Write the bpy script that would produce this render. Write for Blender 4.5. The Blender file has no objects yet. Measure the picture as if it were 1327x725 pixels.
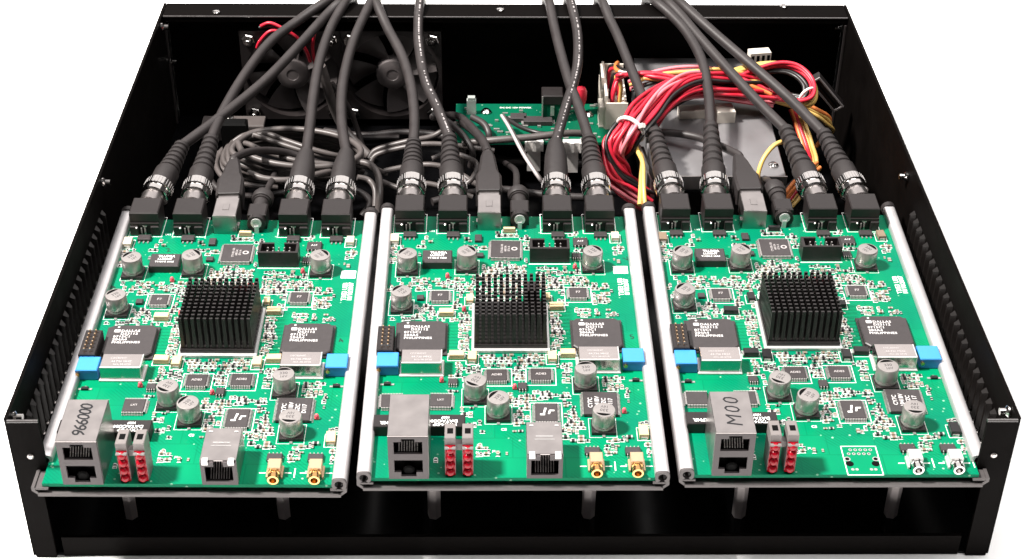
import bpy, bmesh, math, random
from mathutils import Vector, Matrix
S = bpy.context.scene
C = S.collection
MM = 0.001
ZT = 50.0                     # circuit boards lie 50 mm above the table
# ------------------------------------------------------------------ camera
F, PIT, YAW, ROLL = 2146.28, 0.62145, 0.01851, 0.0112
CAM = Vector((-10.80, -485.99, 444.55))
fw = Vector((math.sin(YAW)*math.cos(PIT), math.cos(YAW)*math.cos(PIT), -math.sin(PIT)))
rt0 = Vector((math.cos(YAW), -math.sin(YAW), 0)); up0 = rt0.cross(fw)
rt = math.cos(ROLL)*rt0 + math.sin(ROLL)*up0
up = -math.sin(ROLL)*rt0 + math.cos(ROLL)*up0
cd = bpy.data.cameras.new('camera'); cam = bpy.data.objects.new('camera', cd); C.objects.link(cam)
cd.sensor_width = 36; cd.lens = F*36/1327; cd.clip_start = 0.02; cd.clip_end = 200
R = Matrix((rt, up, -fw)).transposed().to_4x4()
cam.matrix_world = Matrix.Translation((CAM+Vector((0, 0, ZT)))*MM) @ R
S.camera = cam
# ------------------------------------------------------------------ world and lamps
w = bpy.data.worlds.new('World'); S.world = w; w.use_nodes = True
bg = w.node_tree.nodes['Background']; bg.inputs[0].default_value = (1.0, 0.96, 0.93, 1); bg.inputs[1].default_value = 0.06
def area(name, loc, target, sx, sy, power, col):
    l = bpy.data.lights.new(name, 'AREA'); l.shape = 'RECTANGLE'; l.size = sx; l.size_y = sy; l.energy = power; l.color = col
    o = bpy.data.objects.new(name, l); C.objects.link(o); o.location = loc
    o.rotation_euler = (Vector(target)-Vector(loc)).to_track_quat('-Z', 'Y').to_euler()
    return o
area('key_lamp', (-1.25, 0.05, 2.0), (0, 0.1, 0.05), 0.24, 0.24, 152, (1, 0.95, 0.90))
area('rear_fill', (0.1, 2.6, 1.95), (0, 0.15, 0.05), 3.6, 2.0, 24, (1, 0.95, 0.93))  # added unseen lamp, gives sheen to chip tops and metal
area('overhead_fill', (0.55, 0.0, 2.4), (0.1, 0.1, 0.0), 1.6, 1.6, 48, (1, 0.97, 0.95))  # added unseen fill lamp, lifts the table and softens shadows
S.view_settings.view_transform = 'Standard'; S.view_settings.look = 'None'
S.view_settings.exposure = 0.5; S.view_settings.gamma = 1.0; S.view_settings.use_curve_mapping = False
S.render.engine = 'CYCLES'
S.render.resolution_x = 1024; S.render.resolution_y = 559

# ------------------------------------------------------------------ pixel helpers (photo pixels -> millimetres)
def ray(px, py):
    return fw + (px-663.5)/F*rt - (py-362.5)/F*up
def uz(px, py, z=0.0):
    d = ray(px, py); t = (z-CAM.z)/d.z; return CAM + t*d
def uy(px, py, y):
    d = ray(px, py); t = (y-CAM.y)/d.y; return CAM + t*d
def ux(px, py, x):
    d = ray(px, py); t = (x-CAM.x)/d.x; return CAM + t*d

# ------------------------------------------------------------------ materials
MAT = {}
def mat(name, col, rough=0.5, metal=0.0, spec=0.5, var=0.12, vscale=300, bump=0.0, bscale=900, trans=0.0, coat=0.0, rvar=0.1):
    if name not in ('table_white', 'silk_white'): col = tuple(c*0.72 for c in col); spec *= 0.8
    m = bpy.data.materials.new(name); m.use_nodes = True; nt = m.node_tree; b = nt.nodes['Principled BSDF']
    tc = nt.nodes.new('ShaderNodeTexCoord')
    n = nt.nodes.new('ShaderNodeTexNoise'); n.inputs['Scale'].default_value = vscale; n.inputs['Detail'].default_value = 5
    nt.links.new(tc.outputs['Object'], n.inputs['Vector'])
    mx = nt.nodes.new('ShaderNodeMix'); mx.data_type = 'RGBA'
    mx.inputs[6].default_value = (*[c*(1-var) for c in col], 1); mx.inputs[7].default_value = (*[min(1, c*(1+var)) for c in col], 1)
    nt.links.new(n.outputs[0], mx.inputs[0]); nt.links.new(mx.outputs[2], b.inputs['Base Color'])
    mr = nt.nodes.new('ShaderNodeMapRange'); mr.inputs[3].default_value = max(0.02, rough-rvar); mr.inputs[4].default_value = min(1, rough+rvar)
    nt.links.new(n.outputs[0], mr.inputs[0]); nt.links.new(mr.outputs[0], b.inputs['Roughness'])
    b.inputs['Metallic'].default_value = metal; b.inputs['Specular IOR Level'].default_value = spec
    b.inputs['Transmission Weight'].default_value = trans; b.inputs['Coat Weight'].default_value = coat
    if bump:
        n2 = nt.nodes.new('ShaderNodeTexNoise'); n2.inputs['Scale'].default_value = bscale; n2.inputs['Detail'].default_value = 3
        nt.links.new(tc.outputs['Object'], n2.inputs['Vector'])
        bp = nt.nodes.new('ShaderNodeBump'); bp.inputs['Strength'].default_value = bump; bp.inputs['Distance'].default_value = 0.0003
        nt.links.new(n2.outputs[0], bp.inputs['Height']); nt.links.new(bp.outputs[0], b.inputs['Normal'])
    MAT[name] = m; return m
mat('table_white', (0.95, 0.95, 0.95), 0.8, spec=0.2, var=0.01)
mat('case_black', (0.0034, 0.0027, 0.0025), 0.55, spec=0.03, rvar=0.2, var=0.4, vscale=60, bump=0.25, bscale=2500)
mat('case_gloss', (0.008, 0.0065, 0.006), 0.36, spec=0.4, var=0.2, vscale=60)
mat('highlight_black', (0.05, 0.045, 0.045), 0.25, spec=0.8, var=0.1)  # paler, glossier black that puts a highlight along the folded edges
mat('fan_grey', (0.12, 0.105, 0.105), 0.38, spec=0.5, var=0.12)
mat('case_floor', (0.002, 0.002, 0.0023), 0.2, spec=0.16, var=0.2, vscale=40)
mat('aluminium', (0.72, 0.70, 0.71), 0.40, metal=0.65, var=0.10, vscale=140, bump=0.10)
mat('aluminium_shaded', (0.11, 0.10, 0.10), 0.5, metal=0.4, var=0.12, vscale=500)  # same extrusion as the rails, colour darkened for the dim surroundings it mirrors
mat('standoff_grey', (0.60, 0.55, 0.55), 0.4, metal=0.2, var=0.1)
mat('steel', (0.54, 0.50, 0.49), 0.32, metal=1.0, var=0.22, vscale=130, bump=0.1, bscale=600)
mat('psu_steel', (0.36, 0.35, 0.36), 0.40, metal=0.6, var=0.15, vscale=60)
mat('chrome', (0.80, 0.77, 0.75), 0.12, metal=1.0, var=0.1)
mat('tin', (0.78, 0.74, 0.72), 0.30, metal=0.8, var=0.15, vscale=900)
mat('can_aluminium', (0.52, 0.485, 0.47), 0.36, metal=0.8, var=0.08, vscale=500)
mat('gold', (0.85, 0.50, 0.20), 0.25, metal=1.0, var=0.1)
mat('gold_body', (0.72, 0.50, 0.32), 0.35, metal=0.6, var=0.08)
mat('silver_body', (0.80, 0.80, 0.79), 0.35, metal=0.5, var=0.06)
mat('chip_black', (0.042, 0.036, 0.037), 0.48, spec=0.5, var=0.2, vscale=500, bump=0.15)
mat('plastic_black', (0.018, 0.0145, 0.0145), 0.42, spec=0.45, var=0.2)
mat('rubber_black', (0.024, 0.020, 0.020), 0.50, spec=0.5, var=0.2, vscale=400, bump=0.12)
mat('cable_black', (0.028, 0.023, 0.023), 0.48, spec=0.5, var=0.3, vscale=120, bump=0.12)
mat('cable_grey', (0.085, 0.073, 0.070), 0.42, spec=0.5, var=0.2, vscale=150)
mat('jack_grey', (0.080, 0.068, 0.070), 0.48, spec=0.4, var=0.12)
mat('led_house', (0.19, 0.17, 0.165), 0.45, var=0.1)
mat('heatsink_black', (0.020, 0.017, 0.017), 0.36, metal=0.2, spec=0.6, var=0.15)
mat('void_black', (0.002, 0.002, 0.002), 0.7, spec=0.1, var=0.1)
mat('led_red', (0.34, 0.004, 0.014), 0.20, spec=0.3, var=0.12, vscale=800, trans=0.1)
mat('led_pink', (0.80, 0.10, 0.14), 0.3, var=0.15)
mat('tantalum', (0.66, 0.50, 0.29), 0.45, var=0.08)
mat('cream', (0.62, 0.55, 0.43), 0.4, var=0.06)
mat('ceramic_tan', (0.22, 0.16, 0.11), 0.5, var=0.3, vscale=200)
mat('resistor_black', (0.012, 0.011, 0.012), 0.4, var=0.2)
mat('trimmer_dark', (0.02, 0.12, 0.35), 0.4, var=0.1)
mat('trimmer_blue', (0.045, 0.27, 0.66), 0.35, var=0.06)
mat('chip_print', (0.62, 0.60, 0.60), 0.6, var=0.25, vscale=700)
mat('silk_white', (0.66, 0.66, 0.64), 0.6, var=0.05)
mat('print_grey', (0.40, 0.37, 0.37), 0.6, var=0.1)
mat('cap_print', (0.12, 0.11, 0.11), 0.6, var=0.1)
mat('marker_ink', (0.008, 0.008, 0.010), 0.4, var=0.2)
mat('wire_red', (0.62, 0.020, 0.045), 0.38, var=0.15, vscale=120)
mat('wire_red_lit', (0.80, 0.22, 0.26), 0.38, var=0.15, vscale=120)  # red wire paled, its pinkish highlights put into the colour
mat('wire_black', (0.015, 0.013, 0.013), 0.4, var=0.2)
mat('wire_yellow', (0.75, 0.48, 0.14), 0.4, var=0.12, vscale=120)
mat('wire_orange', (0.75, 0.22, 0.06), 0.4, var=0.12)
mat('tie_white', (0.80, 0.77, 0.74), 0.45, var=0.05)
mat('connector_white', (0.82, 0.75, 0.66), 0.45, var=0.06)
mat('clear_plastic', (0.75, 0.80, 0.76), 0.2, var=0.05, trans=0.55)
mat('quartz_metal', (0.70, 0.64, 0.62), 0.22, metal=1.0, var=0.12, vscale=160)

def pcb_mat(name, base, k=1.0):
    m = bpy.data.materials.new(name); m.use_nodes = True; nt = m.node_tree; b = nt.nodes['Principled BSDF']
    tc = nt.nodes.new('ShaderNodeTexCoord')
    # copper pours and tracks under the mask
    br = nt.nodes.new('ShaderNodeTexBrick'); br.offset = 0.37; br.squash = 1.7; br.squash_frequency = 3
    br.inputs['Color1'].default_value = (*[c*1.10 for c in base], 1); br.inputs['Color2'].default_value = (*[c*0.99 for c in base], 1)
    br.inputs['Mortar'].default_value = (*[c*0.88 for c in base], 1)
    br.inputs['Scale'].default_value = 46; br.inputs['Mortar Size'].default_value = 0.012; br.inputs['Brick Width'].default_value = 0.9; br.inputs['Row Height'].default_value = 0.55
    nt.links.new(tc.outputs['Object'], br.inputs['Vector'])
    wv = nt.nodes.new('ShaderNodeTexWave'); wv.wave_type = 'BANDS'; wv.bands_direction = 'DIAGONAL'
    wv.inputs['Scale'].default_value = 330; wv.inputs['Distortion'].default_value = 0.0
    nt.links.new(tc.outputs['Object'], wv.inputs['Vector'])
    ns = nt.nodes.new('ShaderNodeTexNoise'); ns.inputs['Scale'].default_value = 36; ns.inputs['Detail'].default_value = 2
    nt.links.new(tc.outputs['Object'], ns.inputs['Vector'])
    rp = nt.nodes.new('ShaderNodeMapRange'); rp.inputs[1].default_value = 0.47; rp.inputs[2].default_value = 0.52
    nt.links.new(ns.outputs[0], rp.inputs[0])
    mul = nt.nodes.new('ShaderNodeMath'); mul.operation = 'MULTIPLY'
    gt = nt.nodes.new('ShaderNodeMath'); gt.operation = 'GREATER_THAN'; gt.inputs[1].default_value = 0.72
    nt.links.new(wv.outputs['Fac'], gt.inputs[0]); nt.links.new(gt.outputs[0], mul.inputs[0]); nt.links.new(rp.outputs[0], mul.inputs[1])
    sc = nt.nodes.new('ShaderNodeMath'); sc.operation = 'MULTIPLY'; sc.inputs[1].default_value = 0.6; nt.links.new(mul.outputs[0], sc.inputs[0])
    mx = nt.nodes.new('ShaderNodeMix'); mx.data_type = 'RGBA'; mx.inputs[7].default_value = (*[c*0.62 for c in base], 1)
    nt.links.new(sc.outputs[0], mx.inputs[0]); nt.links.new(br.outputs['Color'], mx.inputs[6])
    # vias
    vo = nt.nodes.new('ShaderNodeTexVoronoi'); vo.inputs['Scale'].default_value = 260
    nt.links.new(tc.outputs['Object'], vo.inputs['Vector'])
    lt = nt.nodes.new('ShaderNodeMath'); lt.operation = 'LESS_THAN'; lt.inputs[1].default_value = 0.13; nt.links.new(vo.outputs['Distance'], lt.inputs[0])
    m2 = nt.nodes.new('ShaderNodeMath'); m2.operation = 'MULTIPLY'; nt.links.new(lt.outputs[0], m2.inputs[0]); nt.links.new(rp.outputs[0], m2.inputs[1])
    mx2 = nt.nodes.new('ShaderNodeMix'); mx2.data_type = 'RGBA'; mx2.inputs[7].default_value = (0.25, 0.42, 0.30, 1)
    nt.links.new(m2.outputs[0], mx2.inputs[0]); nt.links.new(mx.outputs[2], mx2.inputs[6])
    n3 = nt.nodes.new('ShaderNodeTexNoise'); n3.inputs['Scale'].default_value = 22; n3.inputs['Detail'].default_value = 3
    nt.links.new(tc.outputs['Object'], n3.inputs['Vector'])
    r3 = nt.nodes.new('ShaderNodeMapRange'); r3.inputs[1].default_value = 0.38; r3.inputs[2].default_value = 0.66; r3.inputs[4].default_value = 0.75
    nt.links.new(n3.outputs[0], r3.inputs[0])
    mx3 = nt.nodes.new('ShaderNodeMix'); mx3.data_type = 'RGBA'; mx3.inputs[7].default_value = (base[0], base[1]*0.70, base[2]*0.98, 1)
    nt.links.new(r3.outputs[0], mx3.inputs[0]); nt.links.new(mx2.outputs[2], mx3.inputs[6])
    nt.links.new(mx3.outputs[2], b.inputs['Base Color'])
    b.inputs['Roughness'].default_value = 0.35; b.inputs['Specular IOR Level'].default_value = 0.06
    MAT[name] = m
pcb_mat('pcb_green', (0.0004, 0.155, 0.068))
pcb_mat('pcb_dark', (0.0015, 0.075, 0.035))

# ------------------------------------------------------------------ mesh building (millimetres)
class MB:
    def __init__(s): s.v = []; s.f = []
    def add(s, vs, fs):
        n = len(s.v); s.v += [tuple(v) for v in vs]; s.f += [tuple(i+n for i in f) for f in fs]; return s
    def box(s, x0, x1, y0, y1, z0, z1, ch=0.0, tx=0.0):
        """box with an optional chamfer round its top edge"""
        if ch <= 0:
            vs = [(x0, y0, z0), (x1, y0, z0), (x1, y1, z0), (x0, y1, z0), (x0, y0, z1), (x1, y0, z1), (x1, y1, z1), (x0, y1, z1)]
            return s.add(vs, [(3, 2, 1, 0), (4, 5, 6, 7), (0, 1, 5, 4), (1, 2, 6, 5), (2, 3, 7, 6), (3, 0, 4, 7)])
        zc = z1-ch; vs = []
        for (a, z) in ((0, z0), (0, zc), (ch, z1)):
            vs += [(x0+a, y0+a, z), (x1-a, y0+a, z), (x1-a, y1-a, z), (x0+a, y1-a, z)]
        fs = [(3, 2, 1, 0), (8, 9, 10, 11)]
        for l in (0, 4):
            for i in range(4): fs.append((l+i, l+(i+1) % 4, l+4+(i+1) % 4, l+4+i))
        return s.add(vs, fs)
    def prism(s, poly, z0, z1, ch=0.0):
        n = len(poly); cx = sum(p[0] for p in poly)/n; cy = sum(p[1] for p in poly)/n
        rings = [(0, z0), (0, z1-ch), (ch, z1)] if ch else [(0, z0), (0, z1)]
        vs = []
        for a, z in rings:
            for x, y in poly:
                d = math.hypot(x-cx, y-cy) or 1; k = 1-a/d*1.2; vs.append((cx+(x-cx)*k, cy+(y-cy)*k, z))
        fs = [tuple(range(n-1, -1, -1)), tuple(range(n*(len(rings)-1), n*len(rings)))]
        for r in range(len(rings)-1):
            for i in range(n): fs.append((r*n+i, r*n+(i+1) % n, r*n+n+(i+1) % n, r*n+n+i))
        return s.add(vs, fs)
    def extrude_y(s, poly, y0, y1):
        n = len(poly)
        vs = [(x, y0, z) for x, z in poly]+[(x, y1, z) for x, z in poly]
        fs = [tuple(range(n)), tuple(range(2*n-1, n-1, -1))]+[(i, n+i, n+(i+1) % n, (i+1) % n) for i in range(n)]
        return s.add(vs, fs)
    def lathe(s, prof, o=(0, 0, 0), axis=(0, 0, 1), n=20, cap=True):
        """prof: (radius, distance along axis)"""
        a = Vector(axis).normalized(); u = a.orthogonal().normalized(); v = a.cross(u); o = Vector(o)
        vs = []
        for r, h in prof:
            for i in range(n):
                t = 2*math.pi*i/n; vs.append(o+a*h+(u*math.cos(t)+v*math.sin(t))*r)
        fs = []
        for k in range(len(prof)-1):
            for i in range(n): fs.append((k*n+i, k*n+(i+1) % n, (k+1)*n+(i+1) % n, (k+1)*n+i))
        if cap: fs += [tuple(range(n-1, -1, -1)), tuple(range((len(prof)-1)*n, len(prof)*n))]
        return s.add(vs, fs)
    def tube(s, pts, r, n=10):
        pts = [Vector(p) for p in pts]; vs = []; fs = []; m = len(pts)
        t = (pts[1]-pts[0]).normalized(); u = t.orthogonal().normalized()
        for k in range(m):
            t2 = (pts[min(k+1, m-1)]-pts[max(k-1, 0)]).normalized()
            u = (u-t2*u.dot(t2)).normalized(); v = t2.cross(u)
            rr = r[k] if isinstance(r, (list, tuple)) else r
            for i in range(n):
                a = 2*math.pi*i/n; vs.append(pts[k]+(u*math.cos(a)+v*math.sin(a))*rr)
        for k in range(m-1):
            for i in range(n): fs.append((k*n+i, k*n+(i+1) % n, (k+1)*n+(i+1) % n, (k+1)*n+i))
        fs += [tuple(range(n-1, -1, -1)), tuple(range((m-1)*n, m*n))]
        return s.add(vs, fs)
    def frame(s, x0, x1, z0, z1, y0, y1, holes):
        """plate in the xz plane with rectangular holes"""
        xs = sorted({x0, x1, *[h[0] for h in holes], *[h[1] for h in holes]}); zs = sorted({z0, z1, *[h[2] for h in holes], *[h[3] for h in holes]})
        for a, b in zip(xs, xs[1:]):
            for c, d in zip(zs, zs[1:]):
                mx, mz = (a+b)/2, (c+d)/2
                if not any(h[0] < mx < h[1] and h[2] < mz < h[3] for h in holes): s.box(a, b, y0, y1, c, d)
        return s
    def mesh(s, name, smooth=None):
        me = bpy.data.meshes.new(name); me.from_pydata([(x*MM, y*MM, z*MM) for x, y, z in s.v], [], s.f)
        if smooth:
            for p in me.polygons: p.use_smooth = True
            me.set_sharp_from_angle(angle=math.radians(smooth))
        me.update(); return me
def crv(pts, sub=8):
    P = [Vector(p) for p in pts]; out = []
    for i in range(len(P)-1):
        a, b, c, d = P[max(i-1, 0)], P[i], P[i+1], P[min(i+2, len(P)-1)]
        for k in range(sub):
            t = k/sub; out.append(0.5*((2*b)+(c-a)*t+(2*a-5*b+4*c-d)*t*t+(3*b-a-3*c+d)*t**3))
    out.append(P[-1]); return out
CACHE = {}
def cached(key, fn):
    if key not in CACHE: CACHE[key] = fn()
    return CACHE[key]
def obj(name, me, m, parent=None, loc=(0, 0, 0), rz=0.0, world=False):
    """one mesh object; loc in millimetres"""
    if isinstance(me, MB): me = me.mesh(name)
    o = bpy.data.objects.new(name, me); C.objects.link(o)
    if m and not me.materials: me.materials.append(MAT[m])
    o.location = Vector(loc)*MM + (Vector((0, 0, ZT*MM)) if parent is None else Vector())
    o.rotation_euler = (0, 0, rz); o.parent = parent; return o
def thing(name, label, cat, loc=(0, 0, 0), group=None, rz=0.0):
    o = bpy.data.objects.new(name, None); C.objects.link(o); o.empty_display_size = 0.01
    o.location = (Vector(loc)+Vector((0, 0, ZT)))*MM; o.rotation_euler = (0, 0, rz)
    return tag(o, label, cat, group)
def tag(o, label, cat, group=None):
    o['label'] = label; o['category'] = cat
    if group: o['group'] = group
    return o
def text_mb(txt, size, x=0, y=0, z=0, rz=0.0, thick=0.0, shear=0.0, bold=0.0, spacing=1.0, align='CENTER'):
    """flat lettering as a mesh, millimetres, lying in the xy plane"""
    def mk():
        cu = bpy.data.curves.new('lettering', 'FONT'); cu.body = txt; cu.size = 1; cu.align_x = align; cu.align_y = 'CENTER'
        cu.resolution_u = 2; cu.shear = shear; cu.offset = bold; cu.space_character = spacing
        o = bpy.data.objects.new('lettering', cu); C.objects.link(o)
        dg = bpy.context.evaluated_depsgraph_get(); me = o.evaluated_get(dg).to_mesh()
        r = ([tuple(v.co) for v in me.vertices], [tuple(p.vertices) for p in me.polygons])
        bpy.data.objects.remove(o); bpy.data.curves.remove(cu); return r
    vs, fs = cached(('txt', txt, shear, bold, spacing, align), mk)
    c, s = math.cos(rz), math.sin(rz)
    m = MB(); m.add([(x+(a*c-b*s)*size, y+(a*s+b*c)*size, z) for a, b, _ in vs], fs); return m
def merge(a, b): a.add(b.v, b.f); return a

# ------------------------------------------------------------------ table
t = obj('table_top', MB().box(-9000, 9000, -6000, 12000, -80, 0), 'table_white', None, (0, 0, -ZT))
t['kind'] = 'structure'; t['label'] = 'plain white surface under the case'

# ------------------------------------------------------------------ equipment case
WF, WR, YF, YR, HT, HB = 198.7, 193.8, 8.0, 370.0, 24.0, -49.8
case = thing('equipment_case', 'open black sheet metal equipment case holding the green boards', 'case', (0, 0, 0))
# floor
obj('floor_panel', MB().add([(-WF, YF, HB), (WF, YF, HB), (WR, YR, HB), (-WR, YR, HB), (-WF, YF, HB+1.2), (WF, YF, HB+1.2), (WR, YR, HB+1.2), (-WR, YR, HB+1.2)],
    [(3, 2, 1, 0), (4, 5, 6, 7), (0, 1, 5, 4), (1, 2, 6, 5), (2, 3, 7, 6), (3, 0, 4, 7)]), 'case_floor', case)
obj('front_lip', MB().box(-WF+13, WF-13, YF-0.6, YF+1.0, HB+0.1, HB+10.5), 'case_black', case)
for s in (-1, 1):
    a = (s*WF, YF); b = (s*WR, YR); th = 1.4
    q = [a, b, (b[0]-s*th, b[1]), (a[0]-s*th, a[1])]
    if s > 0: q = q[::-1]
    q = q[::-1]
    wall = obj('side_wall', MB().prism(q, HB+0.15, HT), 'case_black', case)
    # pressed louvres along the boards
    lm = cached(('louver',), lambda: MB().add([(0, -1.9, -12), (0, 1.9, -12), (0, 1.9, 9), (0, -1.9, 9), (2.0, -1.4, -10.5), (2.0, 0.2, -10.5), (2.0, 0.2, 7.5), (2.0, -1.4, 7.5)],
        [(4, 5, 6, 7), (0, 1, 5, 4), (1, 2, 6, 5), (2, 3, 7, 6), (3, 0, 4, 7)]).mesh('louver'))
    for i in range(23):
        y = 30+i*6.7; x = s*(WF-(WF-WR)*(y-YF)/(YR-YF)-th-0.1)
        o = obj('louver', lm, 'case_gloss', wall, (x, y, 0), math.pi if s > 0 else 0)
        rv = cached(('slot_glint',), lambda: MB().lathe([(1.0, 0), (1.0, 0.5), (0.6, 0.9)], axis=(1, 0, 0), n=8).mesh('slot_glint'))
        obj('slot_glint', rv, 'tin', wall, (x, y, -13.6), math.pi if s > 0 else 0)  # light showing at the slot ends, put in as bright metal dots
    # front flange turned inwards, notched for the board module below
    x0, x1 = sorted((s*(WF-1.5), s*(WF-13.5)))
    fl = obj('front_flange', MB().box(x0, x1, YF-1.4, YF, -2.0, HT-0.2).box(*sorted((s*(WF-1.5), s*(WF-10))), YF-1.4, YF, HB+0.2, -2.0), 'case_black', case)
    obj('edge_highlight', MB().tube([(x0, YF-0.9, HT-0.4), (x1, YF-0.9, HT-0.4)], 0.75, 8).mesh('edge_highlight', 60), 'highlight_black', fl)  # tube added to carry the highlight on the bend
    obj('flange_screw', MB().lathe([(1.3, 0), (1.3, 0.5), (0.8, 0.8)], axis=(0, -1, 0), n=10), 'steel', fl, (s*(WF-8), YF-1.45, 6.0))
obj('rear_wall', MB().box(-WR+1.5, WR-1.5, YR-1.4, YR, HB+0.15, HT-1.3), 'case_black', case)
rf = obj('rear_flange', MB().box(-WR+1.6, WR-1.6, YR-15, YR, HT-1.2, HT+0.0, 0.3).box(-WR+1.6, WR-1.6, YR-15.2, YR-14.2, HT-4, HT-1.2), 'case_black', case)
obj('edge_highlight', MB().tube([(-WR+1.8, YR-15.0, HT-0.9), (WR-1.8, YR-15.0, HT-0.9)], 0.6, 8).mesh('edge_highlight', 60), 'highlight_black', rf)
scr = MB().lathe([(2.2, 0), (2.2, 0.9), (1.4, 1.5), (0.5, 1.5)], n=12)
for px, py in ((280, 17), (648, 14), (1015, 9)):
    p = uz(px, py, HT); obj('screw', cached(('screw',), lambda: scr.mesh('screw', 40)), 'chrome', rf, (p.x, min(p.y, YR-3), HT))
for (px, py, s) in ((134, 236, -1), (1174, 229, 1), (222, 80, -1), (210, 31, -1), (18, 537, -1), (1307, 528, 1), (1084, 24, 1)):
    p = ux(px, py, s*195.5); w_ = WF-(WF-WR)*(p.y-YF)/(YR-YF)-1.5
    p = ux(px, py, s*(w_-0.8)); ok = max(min(p.z, HT-4), -30)
    obj('screw', cached(('wscrew',), lambda: MB().lathe([(2.6, 0), (2.6, 1.0), (1.5, 1.8), (1.5, 4)], axis=(1, 0, 0), n=12).mesh('screw', 40)), 'chrome', case, (s*(w_), min(max(p.y, YF+4), YR-4), ok), math.pi if s > 0 else 0)
# corner seam strips of the rear corners
for s in (-1, 1):
    obj('corner_seam', MB().box(s*(WR-2.6)-0.5, s*(WR-2.6)+0.5, YR-16.5, YR-15.5, -45, HT-5), 'cable_black', case)
# hexagonal standoffs under the modules
hexm = MB().lathe([(2.9, 0), (2.9, 43.2)], n=6)
for px, py in ((172, 665), (368, 672), (563, 668), (762, 668), (957, 668), (1152, 662)):
    p = uz(px, py, -49); obj('standoff', cached(('standoff',), lambda: hexm.mesh('standoff')), 'standoff_grey', case, (p.x, 30, HB+1.2))
    obj('standoff', cached(('standoff',), None), 'steel', case, (p.x, 165, HB+1.2))

# ------------------------------------------------------------------ circuit board modules
MW, ML = 123.6, 190.0          # carrier outer width and length
XC = (-126.4, -0.4, 125.6)     # module centres
MROT = (-0.008, 0.0, 0.0)
MPOS = ((-126.9-0.008*95, -3.4, 0), (XC[1], 0, 0), (127.2, 1.6, 0))
def MX(mi, x, y):              # module coordinates -> case coordinates (millimetres)
    c, s_ = math.cos(MROT[mi]), math.sin(MROT[mi]); return Vector((MPOS[mi][0]+c*x-s_*y, MPOS[mi][1]+s_*x+c*y, 0))
def L(px, py, z=0.0):          # pixel on the middle module -> module coordinates
    p = uz(px, py, z); return (p.x-XC[1], p.y)
def sq(c_):
    return math.copysign(abs(c_)**0.62, c_)
def carrier_mesh(part, cut=0):
    m = MB(); h = MW/2
    for s in (-1, 1):
        c = (s*(h-2.9), 1.0); ring = []
        a0, a1 = math.radians(-65), math.radians(250)
        n = 22
        for i in range(n+1):
            a = a0+(a1-a0)*i/n; ring.append((c[0]-s*2.9*sq(math.cos(a)), c[1]+2.6*sq(math.sin(a))))
        for i in range(n, -1, -1):
            a = a0+(a1-a0)*i/n; ring.append((c[0]-s*1.75*math.cos(a), c[1]+1.75*math.sin(a)))
        if part == s: m.extrude_y(ring if s > 0 else ring[::-1], cut if cut else 0.2, ML)
        if part == s and cut: pass
        if part == 0 and s != cut: m.extrude_y(ring if s > 0 else ring[::-1], -1.0, 0.2)
        if part == 0:
            m.extrude_y([(s*h, -1.2), (s*h, -3.0), (s*(h-2.4), -5.2), (s*(h-2.8), -4.0), (s*(h-1.3), -2.6), (s*(h-1.3), -1.2)][::s], -0.8, ML)
            m.extrude_y([(s*(h-1.3), -2.7), (s*(h-6.5), -2.7), (s*(h-6.5), -1.8), (s*(h-1.3), -1.8)][::-s], -0.6, ML)
    if part == 0: m.extrude_y([(-h+2.4, -5.2), (h-2.4, -5.2), (h-2.4, -4.1), (-h+2.4, -4.1)], -1.6, ML)
    return m.mesh('carrier_tray' if part == 0 else 'side_rail', 35)
JIT = random.Random(4)
TOPS = []      # footprints (module coordinates) the small parts keep clear of
def foot(cx, cy, w_, d): TOPS.append((cx-w_/2-0.6, cx+w_/2+0.6, cy-d/2-0.6, cy+d/2+0.6))

def leads_mb(w_, d, n, sides='lrfb', h=0.9, out=1.3, lw=0.36):
    m = MB()
    for sd in sides:
        k = n if sd in 'lr' else max(2, int(n*w_/d)) if False else n
        ln = d if sd in 'lr' else w_
        for i in range(k):
            t_ = -ln/2+ln*(i+0.5)/k
            for (a, b, z0, z1) in ((0, out*0.5, h*0.6, h*0.85), (out*0.4, out, 0.05, h*0.25), (out*0.38, out*0.58, 0.1, h*0.8)):
                if sd == 'l': m.box(-w_/2-b, -w_/2-a, t_-lw/2, t_+lw/2, z0, z1)
                if sd == 'r': m.box(w_/2+a, w_/2+b, t_-lw/2, t_+lw/2, z0, z1)
                if sd == 'f': m.box(t_-lw/2, t_+lw/2, -d/2-b, -d/2-a, z0, z1)
                if sd == 'b': m.box(t_-lw/2, t_+lw/2, d/2+a, d/2+b, z0, z1)
    return m
def chip(par, cx, cy, w_, d, h, n=0, sides='lrfb', lines=(), rz=0.0, tsize=1.6, tmat='chip_print', key=None, logo=None, z0=0.3):
    k = ('chip', round(w_, 1), round(d, 1), h)
    o = obj('chip', cached(k, lambda: MB().box(-w_/2, w_/2, -d/2, d/2, z0, h*0.55, 0).box(-w_/2+0.06, w_/2-0.06, -d/2+0.06, d/2-0.06, h*0.55, h, 0.22).mesh('chip')), 'chip_black', par, (cx, cy, 0), JIT.gauss(0, 0.010))
    if n: obj('leads', cached(('leads', round(w_, 1), round(d, 1), n, sides), lambda: leads_mb(w_, d, n, sides, h).mesh('leads')), 'tin', o)
    if lines:
        def mk():
            m = MB(); nl = len(lines)
            for i, tx in enumerate(lines):
                off = ((nl-1)/2-i)*tsize*1.08
                x, y = -math.sin(rz)*off, math.cos(rz)*off
                merge(m, text_mb(tx, tsize, x, y, h+0.03, rz, bold=0.02))
            if logo: merge(m, logo(h+0.03))
            return m.mesh('lettering')
        obj('lettering', cached(('let', key or lines, rz, tsize), mk), tmat, o)
    foot(cx, cy, w_+(2.4 if n else 0), d+(2.4 if n else 0)); return o

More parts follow.
